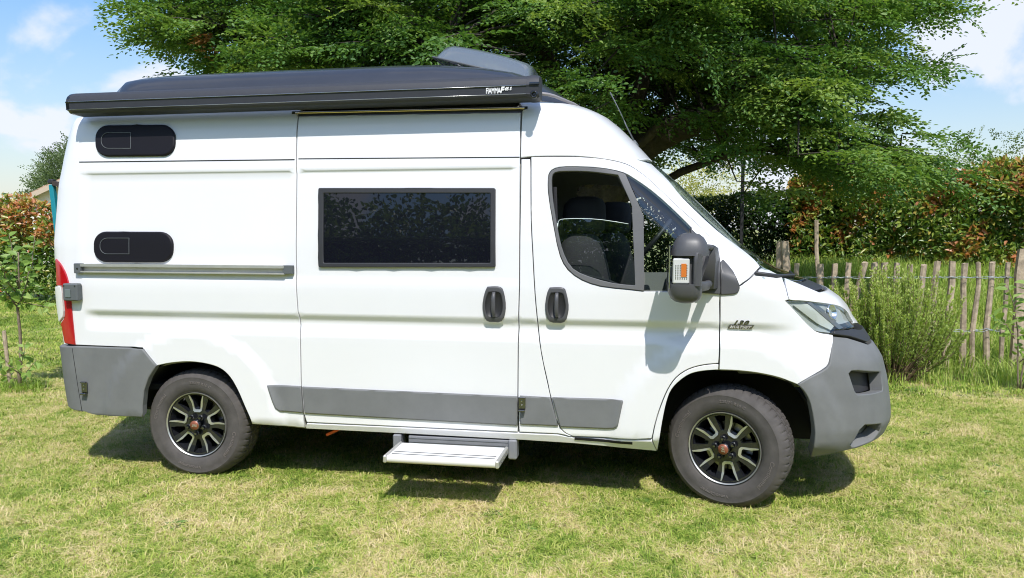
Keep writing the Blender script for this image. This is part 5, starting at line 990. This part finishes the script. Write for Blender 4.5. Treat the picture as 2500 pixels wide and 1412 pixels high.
# --- wheels
def ang(poly,a): c,s=math.cos(a),math.sin(a); return [(x*c-z*s,x*s+z*c) for x,z in poly]
def flat_panel(outer,holes,y0,th,bev=.003,g=.05):
    """plate in the wheel plane, facing -Y"""
    pts=[];ed=[]
    loops=[subdiv(inset_poly(outer,0),g)]+[subdiv(inset_poly(h,0),g) for h in holes]
    for q in loops:
        n=len(pts); pts+=[Vector(p) for p in q]; m=len(q); ed+=[(n+i,n+(i+1)%m) for i in range(m)]
    r=delaunay_2d_cdt(pts,ed,[],0,1e-7); P=np.array([tuple(v) for v in r[0]]); F=[tuple(f) for f in r[2]]
    C=np.array([P[list(f)].mean(0) for f in F]); k=inside(C,loops[0])
    for h in loops[1:]: k&=~inside(C,h)
    F=[f if area2(P[list(f)])>0 else tuple(reversed(f)) for f,kk in zip(F,k) if kk]
    return P,F
def dish(r): return .030*np.clip((.21-r)/.21,0,1)*0-.012*np.exp(-(r/.07)**2)+.030*np.exp(-((r-.115)/.06)**2)*.6
def plate_solid(mb,outer,holes,y0,th):
    P,F=flat_panel(outer,holes,0,0); n=len(P); rad=np.hypot(P[:,0],P[:,1]); yy=y0+dish(rad)
    V=[(p[0],y,p[1]) for p,y in zip(P,yy)]+[(p[0]*1.0,y+th,p[1]) for p,y in zip(P,yy)]
    cnt={(f[i],f[(i+1)%3]) for f in F for i in range(3)}; bd=[e for e in cnt if (e[1],e[0]) not in cnt]
    mb.add(V,[f for f in F]+[(a,a+n,b+n,b) for a,b in bd])
def wheel(loc,steer,phase,capang):
    w=holder('wheel',van,loc); w.rotation_euler=(0,0,steer); w.scale=(1.035,1.10,1.035)
    # tyre: profile with shoulder lugs, sidewall bulge and grooves (axis Y, outer face towards -Y)
    n=288; prof=[(.212,.030),(.222,.010),(.235,.001),(.258,-.006),(.285,-.009),(.312,-.004),(.316,-.0055),(.322,-.003),(.335,.008),(.346,.020),(.353,.030),(.3585,.042),(.3605,.058),(.3605,.070),(.353,.071),(.353,.077),(.3615,.078),(.3615,.104),(.354,.105),(.354,.111),(.3615,.112),(.3615,.138),(.353,.139),(.353,.145),(.3605,.146),(.3605,.160),(.3585,.176),(.346,.200),(.320,.220),(.285,.228),(.24,.215),(.215,.19)]
    V=[];F=[];m=len(prof)
    for k in range(n):
        a=2*math.pi*k/n; lug=(k%6)<1; fl=1.0
        for j,(r,y) in enumerate(prof):
            if lug and (9<=j<=13 or 24<=j<=26): r=r-(.007 if j>10 else .004)
            if (k%6) in (3,) and 15<=j<=22: r-=.004
            # the contact patch sits flat on the ground
            z=r*math.sin(a); x=r*math.cos(a)
            if z<-.352: z=-.352-(abs(z)-.352)*.2
            V.append((x,y,z))
    for k in range(n):
        k2=(k+1)%n
        for j in range(m-1): F.append((k*m+j,k*m+j+1,k2*m+j+1,k2*m+j))
    t=MB(); t.add(V,F); t.build('tyre',M_TYRE,w,True,angle=38)
    b=MB(); b.lathe([(.204,.016),(.2085,.008),(.2130,.005),(.2140,.010),(.212,.03)],72); b.build('rim_lip',M_POL,w,True,angle=30)
    b=MB(); b.lathe([(.205,.010),(.195,.03),(.178,.075),(.17,.15),(.05,.15),(.05,.13)],48); b.build('barrel',M_RIMB,w,True)
    b=MB(); b.lathe([(.02,.095),(.145,.095),(.145,.11),(.02,.11)],40); b.build('brake_disc',M_DKCH,w,True,angle=30)
    vwin=[];gwin=[]
    def pol(r,deg): return (r*math.cos(math.radians(deg)),r*math.sin(math.radians(deg)))
    vout=[pol(.200,15.6),pol(.145,16.0),(.089,.0305),(.080,.0185),(.080,-.0185),(.089,-.0305),pol(.145,-16.0),pol(.200,-15.6)]
    vin=[pol(.1955,13.4),(.150,.0285),(.104,.0215),(.0965,.0145),(.0965,-.0145),(.104,-.0215),(.150,-.0285),pol(.1955,-13.4),pol(.197,-6),pol(.198,0),pol(.197,6)]
    bw=[pol(.193,9.5),pol(.15,9.0),(.102,.010),(.102,-.010),pol(.15,-9.0),pol(.193,-9.5),pol(.195,0)]
    ring=[pol(.203,d) for d in range(0,360,4)]; holes=[]
    for k in range(5): holes.append(ang(vin,phase+k*1.25664)); holes.append(ang(bw,phase+.62832+k*1.25664))
    b=MB(); plate_solid(b,ring,holes,.016,.045); b.build('rim',M_RIMB,w,False)
    b=MB()
    for k in range(5):
        vo=ang(vout,phase+k*1.25664); vi=ang(vin[:8],phase+k*1.25664)
        plate_solid(b,vo+list(reversed(vi)) if False else [*vo,*[ang([p],phase+k*1.25664)[0] for p in reversed(vin[:8])]],[],.0125,.006)
    b.build('machined_face',M_POL,w,False)
    for k in range(5):
        x,z=pol(.058,math.degrees(phase)+36+k*72); d=MB(); d.lathe([(.019,.012),(.017,.004),(.012,.006),(.012,.02)],14,(x,0,z)); s=d.build('nut_seat',M_RIMB,w,True)
        d=MB(); d.lathe([(0,-.006),(.008,-.005),(.0105,.0),(.0115,.012)],6,(x,0,z)); d.build('wheel_nut',M_DKCH,w)
    d=MB(); d.lathe([(0,-.0110),(.031,-.0105),(.0345,-.007),(.036,.01)],28); d.build('centre_cap',M_DKCH,w,True,angle=40)
    d=MB(); d.lathe([(0,-.0130),(.0300,-.0125),(.0312,-.009)],28); d.build('cap_disc',M_BRONZE,w,True)
    V,F=text_mesh('FIAT',.0250,.0006,0,.9,.78,.0004); xs=[v[0] for v in V]; ys=[v[1] for v in V]; cx=(min(xs)+max(xs))/2; cy=(min(ys)+max(ys))/2
    pts=ang([(v[0]-cx,v[1]-cy) for v in V],capang); mesh_from('cap_lettering',[(p[0],-.0140-v[2],p[1]) for p,v in zip(pts,V)],F,M_LETW if False else M_POL,w)
    # raised sidewall lettering
    LV=[];LF=[]
    def arc(s,size,r,deg,sgn=1):
        V,F=text_mesh(s,size,.001,0,1.1,1,.0005); xs=[v[0] for v in V]; c=(min(xs)+max(xs))/2; n0=len(LV)
        for v in V:
            rr=r+v[1]; a=math.radians(deg)-(v[0]-c)/r; yb=float(np.interp(rr,[.235,.258,.285,.312,.322],[.001,-.006,-.009,-.004,-.003])); LV.append((rr*math.cos(a),yb-.0012-v[2],rr*math.sin(a)))
        LF.extend(tuple(i+n0 for i in f) for f in F)
    arc('Continental',.034,.272,phase*57.3+215 if False else -25,1); arc('Continental',.034,.272,155); arc('225/75 R16 C',.024,.274,80); arc('VancoCamper',.026,.272,260)
    mesh_from('sidewall_lettering',LV,LF,M_TYREL,w)
    return w
R_=math.radians
w1=wheel((-.022,.026,.362),0,R_(90),R_(182)); w2=wheel((3.46,.050,.364),R_(-22),R_(64),R_(-85))
for x,st in ((-.022,0),(3.46,-22)):
    c=copy_tree(w1,van); c.location=(x,2*YC-.03,.362); c.rotation_euler=(0,0,math.pi+R_(st))
# --- door mirror
def mirror():
    root=holder('side_mirror',van); S=425.
    def X(px): return 3.213+(px-1680)/S
    def Z(py): return 1.667-(py-570)/S
    lv=[(569,1674,1692,-.30,-.20),(572,1664,1706,-.325,-.185),(580,1654,1716,-.35,-.165),(592,1647,1723,-.37,-.15),(612,1641,1728,-.38,-.14),(622,1640,1728,-.383,-.14)]
    def ring(l,e=3.2,n=26):
        py,x0,x1,y0,y1=l; a=X(x0);b=X(x1); o=[]
        for k in range(n):
            t=2*math.pi*k/n; c,s=math.cos(t),math.sin(t); o.append(Vector(((a+b)/2+(b-a)/2*math.copysign(abs(c)**(2/e),c),(y0+y1)/2+(y1-y0)/2*math.copysign(abs(s)**(2/e),s),Z(py))))
        return o
    mb=MB(); mb.loft([ring(l) for l in lv]); mb.build('mirror_cap',M_MIRROR,root,True,angle=60)
    mb=MB(); mb.loft([ring(l,4) for l in [(620,1648,1700,-.352,-.14),(655,1646,1700,-.352,-.14),(690,1645,1700,-.352,-.14)]]); mb.build('mirror_core',M_MIRROR,root,True,angle=60)
    mb=MB(); mb.loft([ring(l,4) for l in [(618,1688,1712,-.383,-.20),(655,1690,1712,-.383,-.20),(692,1688,1712,-.383,-.20)]]); mb.build('mirror_cheek',M_MIRROR,root,True,angle=60)
    lv=[(688,1634,1712,-.385,-.14),(694,1633,1713,-.385,-.14),(712,1635,1714,-.38,-.145),(724,1641,1710,-.365,-.155),(731,1650,1702,-.345,-.17),(735,1663,1692,-.31,-.19)]
    mb=MB(); mb.loft([ring(l) for l in lv]); mb.build('mirror_tray',M_MIRROR,root,True,angle=60)
    mb=MB(); a,b=X(1644),X(1682); zt,zb=Z(628),Z(687); yf=-.374
    mb.box(((a+b)/2,-.360,(zt+zb)/2),(b-a,.03,zt-zb),b=.006); ind=mb.build('indicator',principled('clear_lens',(.60,.60,.58),.12,coat=1),root)
    mb=MB(); c=(a+b)/2
    for r_ in range(9):
        for q in range(6): mb.box((a+.016+q*(b-a-.03)/5,-.376,zb+.028+r_*(zt-zb-.065)/8),(.005,.004,.006),b=.001)
    mb.build('lens_beads',M_CHROME,ind)
    mb=MB(); mb.box((c+.014,-.3765,(zt+zb)/2+.004),(.028,.0035,.074),b=.0013); mb.build('amber_bulb',M_AMBER,ind)
    mb=MB(); gl=[X(1634),X(1638)]; mb.box((X(1637),-.262,(Z(610)+Z(688))/2),(.006,.20,Z(600)-Z(700)),b=.002); mb.build('mirror_glass',M_CHROME,root)
    # arms wrap from the head to the foot on the door
    y=-.30
    def rod(pts,w,h,name):
        mb=MB(); rings=[]
        for i,p in enumerate(pts):
            p=Vector(p); t=(Vector(pts[min(i+1,len(pts)-1)])-Vector(pts[max(0,i-1)])).normalized(); s=Vector((0,-1,0)); s=(s-t*s.dot(t)).normalized(); u=t.cross(s)
            rings.append([p+s*w*a+u*h*b for a,b in ((1,.6),(.6,1),(-.6,1),(-1,.6),(-1,-.6),(-.6,-1),(.6,-1),(1,-.6))])
        mb.loft(rings); mb.build(name,M_MIRROR,root,True,angle=50)
    rod([(X(1696),-.36,Z(694)),(X(1696),-.37,Z(640)),(X(1697),-.368,Z(618)),(X(1703),-.355,Z(609)),(X(1714),-.30,Z(606)),(X(1728),-.18,Z(604))],.016,.012,'upper_arm')
    rod([(X(1694),-.35,Z(692)),(X(1712),-.30,Z(695)),(X(1730),-.16,Z(696))],.016,.026,'lower_arm')
    mb=MB(); rings=[]
    for py,x0,x1,yo in ((612,1735,1748,-.10),(618,1731,1756,-.13),(645,1726,1758,-.14),(680,1716,1757,-.12),(700,1712,1757,-.09),(716,1712,1757,-.06)):
        z=1.69-(py-572)/415.; xa=3.0+(x0-1594)/405.; xb=3.0+(x1-1594)/405.; rings.append([Vector((xa,.02,z)),Vector((xa+.01,yo,z)),Vector((xb-.03,yo,z)),Vector((xb,-.01,z)),Vector((xb,.03,z))])
    mb.loft(rings); mb.build('mirror_foot',M_MIRROR,root,True,angle=50)
    mb=MB(); mb.tube([(X(1728),-.18,Z(604)),(X(1742),-.10,Z(606))],.018,10); mb.tube([(X(1728),-.16,Z(696)),(X(1735),-.08,Z(694))],.024,10); mb.build('pivot',M_MIRROR,root,True)
    panel('mirror_base','mirror_base',M_MIRROR,root,off=.016,thick=.03,bev=.006,gap=0); panel('mirror_base','mirror_base_fixed',M_MIRROR,root,off=.014,thick=.03,bev=.008,gap=0)
mirror()
# --- badge
def badge():
    a=TRACE['badge_a'][0][0]; b=TRACE['badge_b'][0][0]; W=b[0]-a[0]; root=holder('badge',van)
    def put(V,F,x,z,name,mat,off,w=None):
        xs=[v[0] for v in V]; k=(w/(max(xs)-min(xs))) if w else 1; m=min(xs)
        mesh_from(name,[tuple(on(x+(v[0]-m)*k,z+v[1],off+v[2])) for v in V],F,mat,root)
    z0=a[1]-.004; h=.024; sh=.42
    g=panel_geo('badge_plate',poly=[[(a[0],z0),(a[0]+W*.92,z0),(a[0]+W,z0+h),(a[0]+W*.08,z0+h)]],off=.006,thick=.006,gap=0,bev=.001); mesh_from('badge_plate',g[0],g[1],M_DKCH,root,True,normals=g[2])
    V,F=text_mesh('130',.036,.003,sh,1.15,1.25,.0012); put(V,F,a[0]+W*.22,z0+h+.004,'badge_number',M_DKCH,.004,W*.60)
    V,F=text_mesh('MULTIJET',.021,.001,sh,1.1,1,.0004); put(V,F,a[0]+W*.07,z0+.0045,'badge_lettering',M_ALU,.0075,W*.84)
badge()
# --- front door opening: seats, wheel, dashboard
def cabin():
    for x,y in ((2.57,.50),(2.72,1.52)):
        s=holder('seat',van,(x,y,0)); mb=MB(); mb.loft([[Vector((cx+.145*math.copysign(abs(math.cos(a))**.7,math.cos(a))*k,.13*math.copysign(abs(math.sin(a))**.7,math.sin(a))*k,z)) for a in np.linspace(0,6.283,17)[:-1]] for cx,z,k in ((.0,1.66,.80),(.0,1.69,.95),(.0,1.78,1),(.005,1.85,.95),(.01,1.89,.75),(.012,1.905,.4))]); mb.build('headrest',M_SEAT,s,True)
        mb=MB(); mb.loft([[Vector((cx+.14*math.copysign(abs(math.cos(a))**.6,math.cos(a))*k,.25*math.copysign(abs(math.sin(a))**.6,math.sin(a))*k2,z)) for a in np.linspace(0,6.283,19)[:-1]] for cx,z,k,k2 in ((.06,1.0,1.2,.95),(.03,1.2,1.3,1.02),(0,1.45,1.15,1),(-.01,1.60,.95,.85),(-.01,1.66,.6,.6))]); mb.build('seat_back',M_SEAT,s,True)
        mb=MB(); mb.box((.24,0,.98),(.52,.50,.16),b=.05); mb.box((.2,0,.70),(.4,.4,.44)); mb.build('cushion',M_SEAT,s)
        for dy in (-.05,.05): mb=MB(); mb.tube([(0,dy,1.6),(0,dy,1.7)],.008,8); mb.build('headrest_post',M_CHROME,s,True)
    mb=MB(); M=Matrix.Rotation(R_(-52),3,'Y'); mb.tube([M@Vector((.20*math.cos(a),.20*math.sin(a),0))+Vector((3.04,1.5,1.60)) for a in np.linspace(0,6.283,33)],.016,8,False)
    for a in (.3,2.84,4.71): mb.tube([Vector((3.04,1.5,1.60)),M@Vector((.19*math.cos(a),.19*math.sin(a),0))+Vector((3.04,1.5,1.60))],.014,6)
    mb.build('steering_wheel',M_BLACKP,van,True)
    mb=MB(); mb.loft([[Vector((x,y,z)) for x,z in ((3.30,1.0),(3.14,1.12),(3.16,1.34),(3.26,1.46),(3.50,1.44),(3.72,1.36),(3.75,1.0))] for y in (.09,1.96)]); mb.build('dashboard',principled('dash_plastic',(.055,.058,.062),.7),van)
    mb=MB(); mb.box((2.5,YC,.60),(.75,1.9,.05)); mb.box((.6,YC,.60),(3.3,1.86,.04)); mb.build('cab_floor',M_DARK,van)
    mb=MB(); mb.loft([[Vector((2.24,.17,z)),Vector((2.30,.16,z)),Vector((2.36,.19,z)),Vector((2.30,.26,z))] for z in (.7,1.5,2.1)]); mb.build('pillar_trim',M_SEAT,van)
    mb=MB(); mb.box((1.05,YC,1.5),(.04,1.75,1.7)); mb.build('partition',principled('cupboard',(.30,.27,.24),.7),van)
    mb=MB(); mb.tube([(2.42,.11,1.95),(2.44,.10,1.4),(2.55,.15,.85)],.012,6); mb.tube([(2.50,.2,1.42),(2.75,.12,1.37),(2.93,.10,1.30)],.012,6); mb.build('seat_belt',M_SEAT,van)
    mb=MB(); mb.loft([[Vector((2.50+.10*t,.035+.02*math.sin(a),1.36+.05*math.cos(a)-.02*t)) for a in np.linspace(0,6.283,9)[:-1]] for t in np.linspace(-.2,4.2,6)]); mb.build('door_card',principled('door_card',(.10,.135,.13),.6),fd,True)
cabin()
# --- wiper and aerial
mb=MB(); q=[Vector(Pt(np.array([uF(z)+a]),np.array([z]),.022)[0]) for a,z in ((.42,1.43),(.55,1.41),(.8,1.40),(1.05,1.41))]; mb.tube(q,[.012,.012,.010,.006],6);  mb.build('wiper',M_BLACKP,van,True)
mb=MB(); mb.tube([(2.905,.9,2.27),(2.885,.9,2.315)],[.02,.009],10); mb.tube([(2.885,.9,2.315),(2.83,.9,2.42),(2.815,.9,2.455)],[.0055,.0045,.004],6); mb.tube([(2.815,.9,2.455),(2.795,.9,2.50),(2.715,.9,2.655)],[.003,.003,.005],6); mb.build('aerial',M_LED,van,True)
# --- awning
def awning():
    root=holder('awning',van); x0,x1=-.835,2.262
    def zz(x): return .012*(x-x0)/(x1-x0)-.006
    prof=[(.12,2.466),(.05,2.467),(.0,2.472),(-.012,2.484),(-.028,2.489),(-.034,2.492),(-.030,2.496),(-.033,2.536),(-.037,2.541),(-.037,2.546),(-.030,2.550),(-.026,2.566),(-.016,2.585),(.002,2.600),(.03,2.610),(.08,2.613),(.13,2.600)]
    mb=MB(); mb.loft([[Vector((x,p[0],p[1]+zz(x))) for p in prof] for x in np.linspace(x0,x1,14)]); mb.build('awning_case',M_ANOD,root,True,angle=18)
    for zl,yy in ((2.5435,-.0385),(2.4935,-.0355)):
        mb=MB(); mb.tube([(x,yy,zl+zz(x)) for x in np.linspace(x0,x1,6)],.0018,5); mb.build('seam',M_ALU,root,True)
    for xa,xb,s in ((x0-.028,x0,-1),(x1,x1+.075,1)):
        mb=MB(); n=5; mb.loft([[Vector((x,p[0]*(1.0)+(-.003 if s>0 else .004),2.54+(p[1]-2.54)*(k)+zz(x))) for p in prof] for x,k in zip(np.linspace(xa,xb,n),(.93,1.0,1.01,1.0,.97) if s<0 else (1.0,1.04,1.04,1.02,.94))]); mb.build('end_cap',M_GLOSSB if s<0 else M_ANOD,root,True,angle=30)
    mb=MB(); mb.loft([[Vector((x,y,z)) for y,z in ((-.04,2.566),(-.046,2.562),(-.046,2.552),(-.03,2.548))] for x in (x1+.02,x1+.078)]); mb.build('end_groove',M_GLOSSB,root)
    mb=MB(); c=Vector((x1+.048,-.040,2.492)); mb.tube([c+Vector((.016*math.cos(a),-.006,.018*math.sin(a))) for a in np.linspace(0,6.283,17)],.0075,8,False); mb.box(c+Vector((0,.012,.0)),(.03,.03,.034),b=.005); mb.build('crank_eye',M_GLOSSB,root,True)
    def lay(s,size,x,z,xs,sh,bold,w=None):
        V,F=text_mesh(s,size,.0004,sh,1.0,1,bold); xx=[v[0] for v in V]; k=w/(max(xx)-min(xx)) if w else xs; m=min(xx); y0=min(v[1] for v in V); return [(x+(v[0]-m)*k,-.0372-v[2],z+v[1]-y0) for v in V],F
    mb=MB()
    for a in (('FIAMMA',.046,2.016,2.5060,1,.0,.0012,.090),('F',.050,2.1015,2.5065,1,.35,.0030,.030),('45',.026,2.128,2.5215,1,.3,.0012,.030),('S',.026,2.161,2.5225,1,.3,.0010,.014)): V,F=lay(*a); mb.add(V,F)
    mb.build('awning_lettering',M_LETW,root,fix=False)
awning()
# --- black pop-up roof shell with its rim
def pop_roof():
    root=holder('roof_shell',van); zt=[(-.90,2.60),(-.885,2.66),(-.84,2.70),(-.77,2.735),(-.675,2.765),(-.40,2.783),(.542,2.792),(1.30,2.794),(1.585,2.788),(1.917,2.755),(2.10,2.722),(2.223,2.688),(2.356,2.625),(2.47,2.555),(2.53,2.515)]
    xs=np.array([z[0] for z in zt]); zz=np.array([z[1] for z in zt]); X=np.unique(np.concatenate([xs,np.linspace(-.9,2.53,45)])); rings=[]
    for x in X:
        t=float(np.interp(x,xs,zz)); b=2.492; h=t-b; yo=.19+.16*ss(-.60,-.9,x)+.30*ss(2.1,2.53,x)
        half=[(yo,b),(yo+.006,b+h*.28),(yo+.03,b+h*.50),(yo+.075,b+h*.73),(yo+.115,b+h*.855),(yo+.135,b+h*.89),(yo+.22,b+h*.985),(yo+.30,b+h*1.0),(.8,t+.006),(YC,t+.008)]
        rings.append([Vector((x,y,z)) for y,z in half]+[Vector((x,2*YC-y,z)) for y,z in reversed(half[:-1])])
    mb=MB(); mb.loft(rings); mb.build('shell',M_ROOFB,root,True,angle=32)
    mb=MB(); q=[Vector((x,y,z)) for x,y,z in ((2.30,.17,2.535),(2.36,.20,2.532),(2.40,.24,2.526),(2.43,.30,2.520),(2.50,.45,2.508),(2.56,.75,2.500),(2.57,YC,2.498))]; mb.tube(q+[Vector((p.x,2*YC-p.y,p.z)) for p in reversed(q[:-1])],.011,8); mb.build('shell_rim',principled('rim_seal',(.26,.24,.25),.5),root,True)
pop_roof()
# --- opened roof hatch: smoked lid hinged at its front edge
def lid_mat():
    m=bpy.data.materials.new('smoked_lid'); m.use_nodes=True; nt=m.node_tree; N=nt.nodes; L=nt.links; b=N['Principled BSDF']; b.inputs['Base Color'].default_value=(.20,.235,.275,1); b.inputs['Roughness'].default_value=.12; b.inputs['Coat Weight'].default_value=.5
    t=N.new('ShaderNodeBsdfTransparent'); t.inputs[0].default_value=(.62,.67,.70,1); mx=N.new('ShaderNodeMixShader'); mx.inputs[0].default_value=.38; L.new(b.outputs[0],mx.inputs[1]); L.new(t.outputs[0],mx.inputs[2]); L.new(mx.outputs[0],N['Material Output'].inputs[0]); return m
M_LID=lid_mat()
def hatch():
    root=holder('roof_hatch',van); hx,hz=2.185,2.712; fx,fz=1.500,2.885; y0,y1=.62,1.30; n,m=18,14; rings=[]
    L=Vector((fx-hx,0,fz-hz)); ln=L.length; d=L.normalized(); up=Vector((d.z,0,-d.x)); up=up if up.z>0 else -up
    for i in range(n):
        t=i/(n-1); row=[]
        for j in range(m):
            s=j/(m-1); a=min(t/.09,1,(1-t)/.09); b=min(s/.34,1,(1-s)/.34); h=.155*(.80+.20*math.sin(math.pi*(.1+.85*t)))*(1-(1-max(0,a))**2.2)*(1-(1-max(0,b))**2.2)*(.88+.12*t)
            row.append(Vector((hx,y0+(y1-y0)*s,hz))+d*ln*t+up*(h+.006))
        rings.append(row)
    mb=MB(); mb.loft(rings,cap=False,closed=False); mb.build('hatch_lid',M_LID,root,True,fix=False)
    mb=MB(); e=[Vector((hx,y0,hz)),Vector((hx,y1,hz)),Vector((hx,y1,hz))+d*ln,Vector((hx,y0,hz))+d*ln,Vector((hx,y0,hz))]; mb.tube(e,.007,6); mb.build('lid_edge',M_LED,root,True)
    zt=lambda x: float(np.interp(x,[1.4,1.585,1.917,2.10,2.223],[2.792,2.788,2.755,2.722,2.688]))
    mb=MB()
    for y in (.62,1.30): mb.loft([[Vector((x,y+a*.015,zt(x)+b)) for a,b in ((-1,-.02),(1,-.02),(1,.014),(-1,.014))] for x in np.linspace(1.50,2.19,8)])
    for x in (1.50,2.17): mb.loft([[Vector((x+a*.015,y,zt(x)+b)) for a,b in ((-1,-.02),(1,-.02),(1,.012),(-1,.012))] for y in (.62,1.30)])
    mb.build('hatch_frame',principled('hatch_white',(.70,.64,.60),.5),root)
    mb=MB()
    for i in range(8): mb.box((1.60+i*.035,.68,2.845-i*.004),(.004,.02,.075-i*.004))
    mb.box((1.70,.96,2.775),(.34,.6,.01)); mb.build('flyscreen',M_BLACKP,root)
    for y in (.67,1.25): mb=MB(); mb.tube([(1.75,y,2.80),(1.58,y,2.87)],.006,6); mb.build('lid_stay',M_DKCH,root,True)
hatch()
# --- fold-out entry step
def step():
    root=holder('entry_step',van); z=.315; xa,xb=1.452,2.140; ya,yb=-.325,-.035
    mb=MB(); mb.box(((xa+xb)/2,(ya+yb)/2-.0,z),(xb-xa-.02,yb-ya,.030),b=.004); mb.build('tread',M_TREAD,root)
    mb=MB(); mb.loft([[Vector((x,ya+.006+.020*math.cos(a),z-.005+.022*math.sin(a))) for a in np.linspace(0,6.283,15)[:-1]] for x in (xa+.012,xb-.012)]); mb.build('nosing',principled('step_edge',(.66,.65,.60),.55),root,True,angle=50)
    for y in (ya+.045,ya+.092): mb=MB(); mb.box(((xa+xb)/2,y,z+.0152),(xb-xa-.05,.007,.003)); mb.build('grip_strip',M_BLACKP,root)
    for x in (xa,xb): mb=MB(); mb.box((x,(ya+yb)/2-.004,z-.003),(.022,yb-ya+.03,.046),b=.006); mb.build('side_plate',M_ALUD,root)
    for k in range(4): mb=MB(); mb.lathe([(0,.004),(.004,.003),(.005,0)],8,(xb+.011,ya+.05+k*.065,z-.004),axis='x'); mb.build('screw',M_DKCH,root)
    mb=MB(); mb.box(((xa+xb)/2+.02,.045,.318),(.66,.045,.085),b=.004); mb.build('housing',M_GREYS,root)
    for k in range(3): mb=MB(); mb.box(((xa+xb)/2+.02,.0215,.297+k*.024),(.655,.004,.0025)); mb.build('housing_rib',M_LED,root)
    for x in (1.412,2.170): mb=MB(); mb.box((x,.055,.305),(.055,.10,.125),b=.008); mb.build('housing_end',M_GREYS,root); 
    for x in (1.50,2.09): mb=MB(); mb.box((x,-.01,.292),(.02,.12,.03)); mb.build('step_arm',M_LED,root)
step()
# --- teal pole behind the rear of the van
def teal_pole():
    root=thing('teal_pole','teal painted metal pole with a black cap rising behind the rear of the camper van','pole',(-2.815,2.2,0)); tm=principled('teal_paint',(.015,.24,.30),.4,coat=.3)
    mb=MB(); mb.box((0,0,1.06),(.050,.050,2.16),Matrix.Rotation(-.085,3,'Y'),b=.006); mb.build('tube',tm,root)
    mb=MB(); mb.box((-.094,0,2.165),(.062,.062,.045),Matrix.Rotation(-.055,3,'Y'),b=.010); mb.build('cap',M_BLACKP,root)
    mb=MB(); q=[Vector((-.07,0,2.15)),Vector((-.01,-.01,2.14)),Vector((.05,-.02,2.10)),Vector((.10,-.02,2.02)),Vector((.13,-.02,1.88))]; mb.loft([[p+Vector((0,sy*.03,sz*.022)) for sy,sz in ((-1,-1),(1,-1),(1,1),(-1,1))] for p in q]); mb.build('bracket',principled('brown_plastic',(.05,.035,.03),.6),root)
teal_pole()
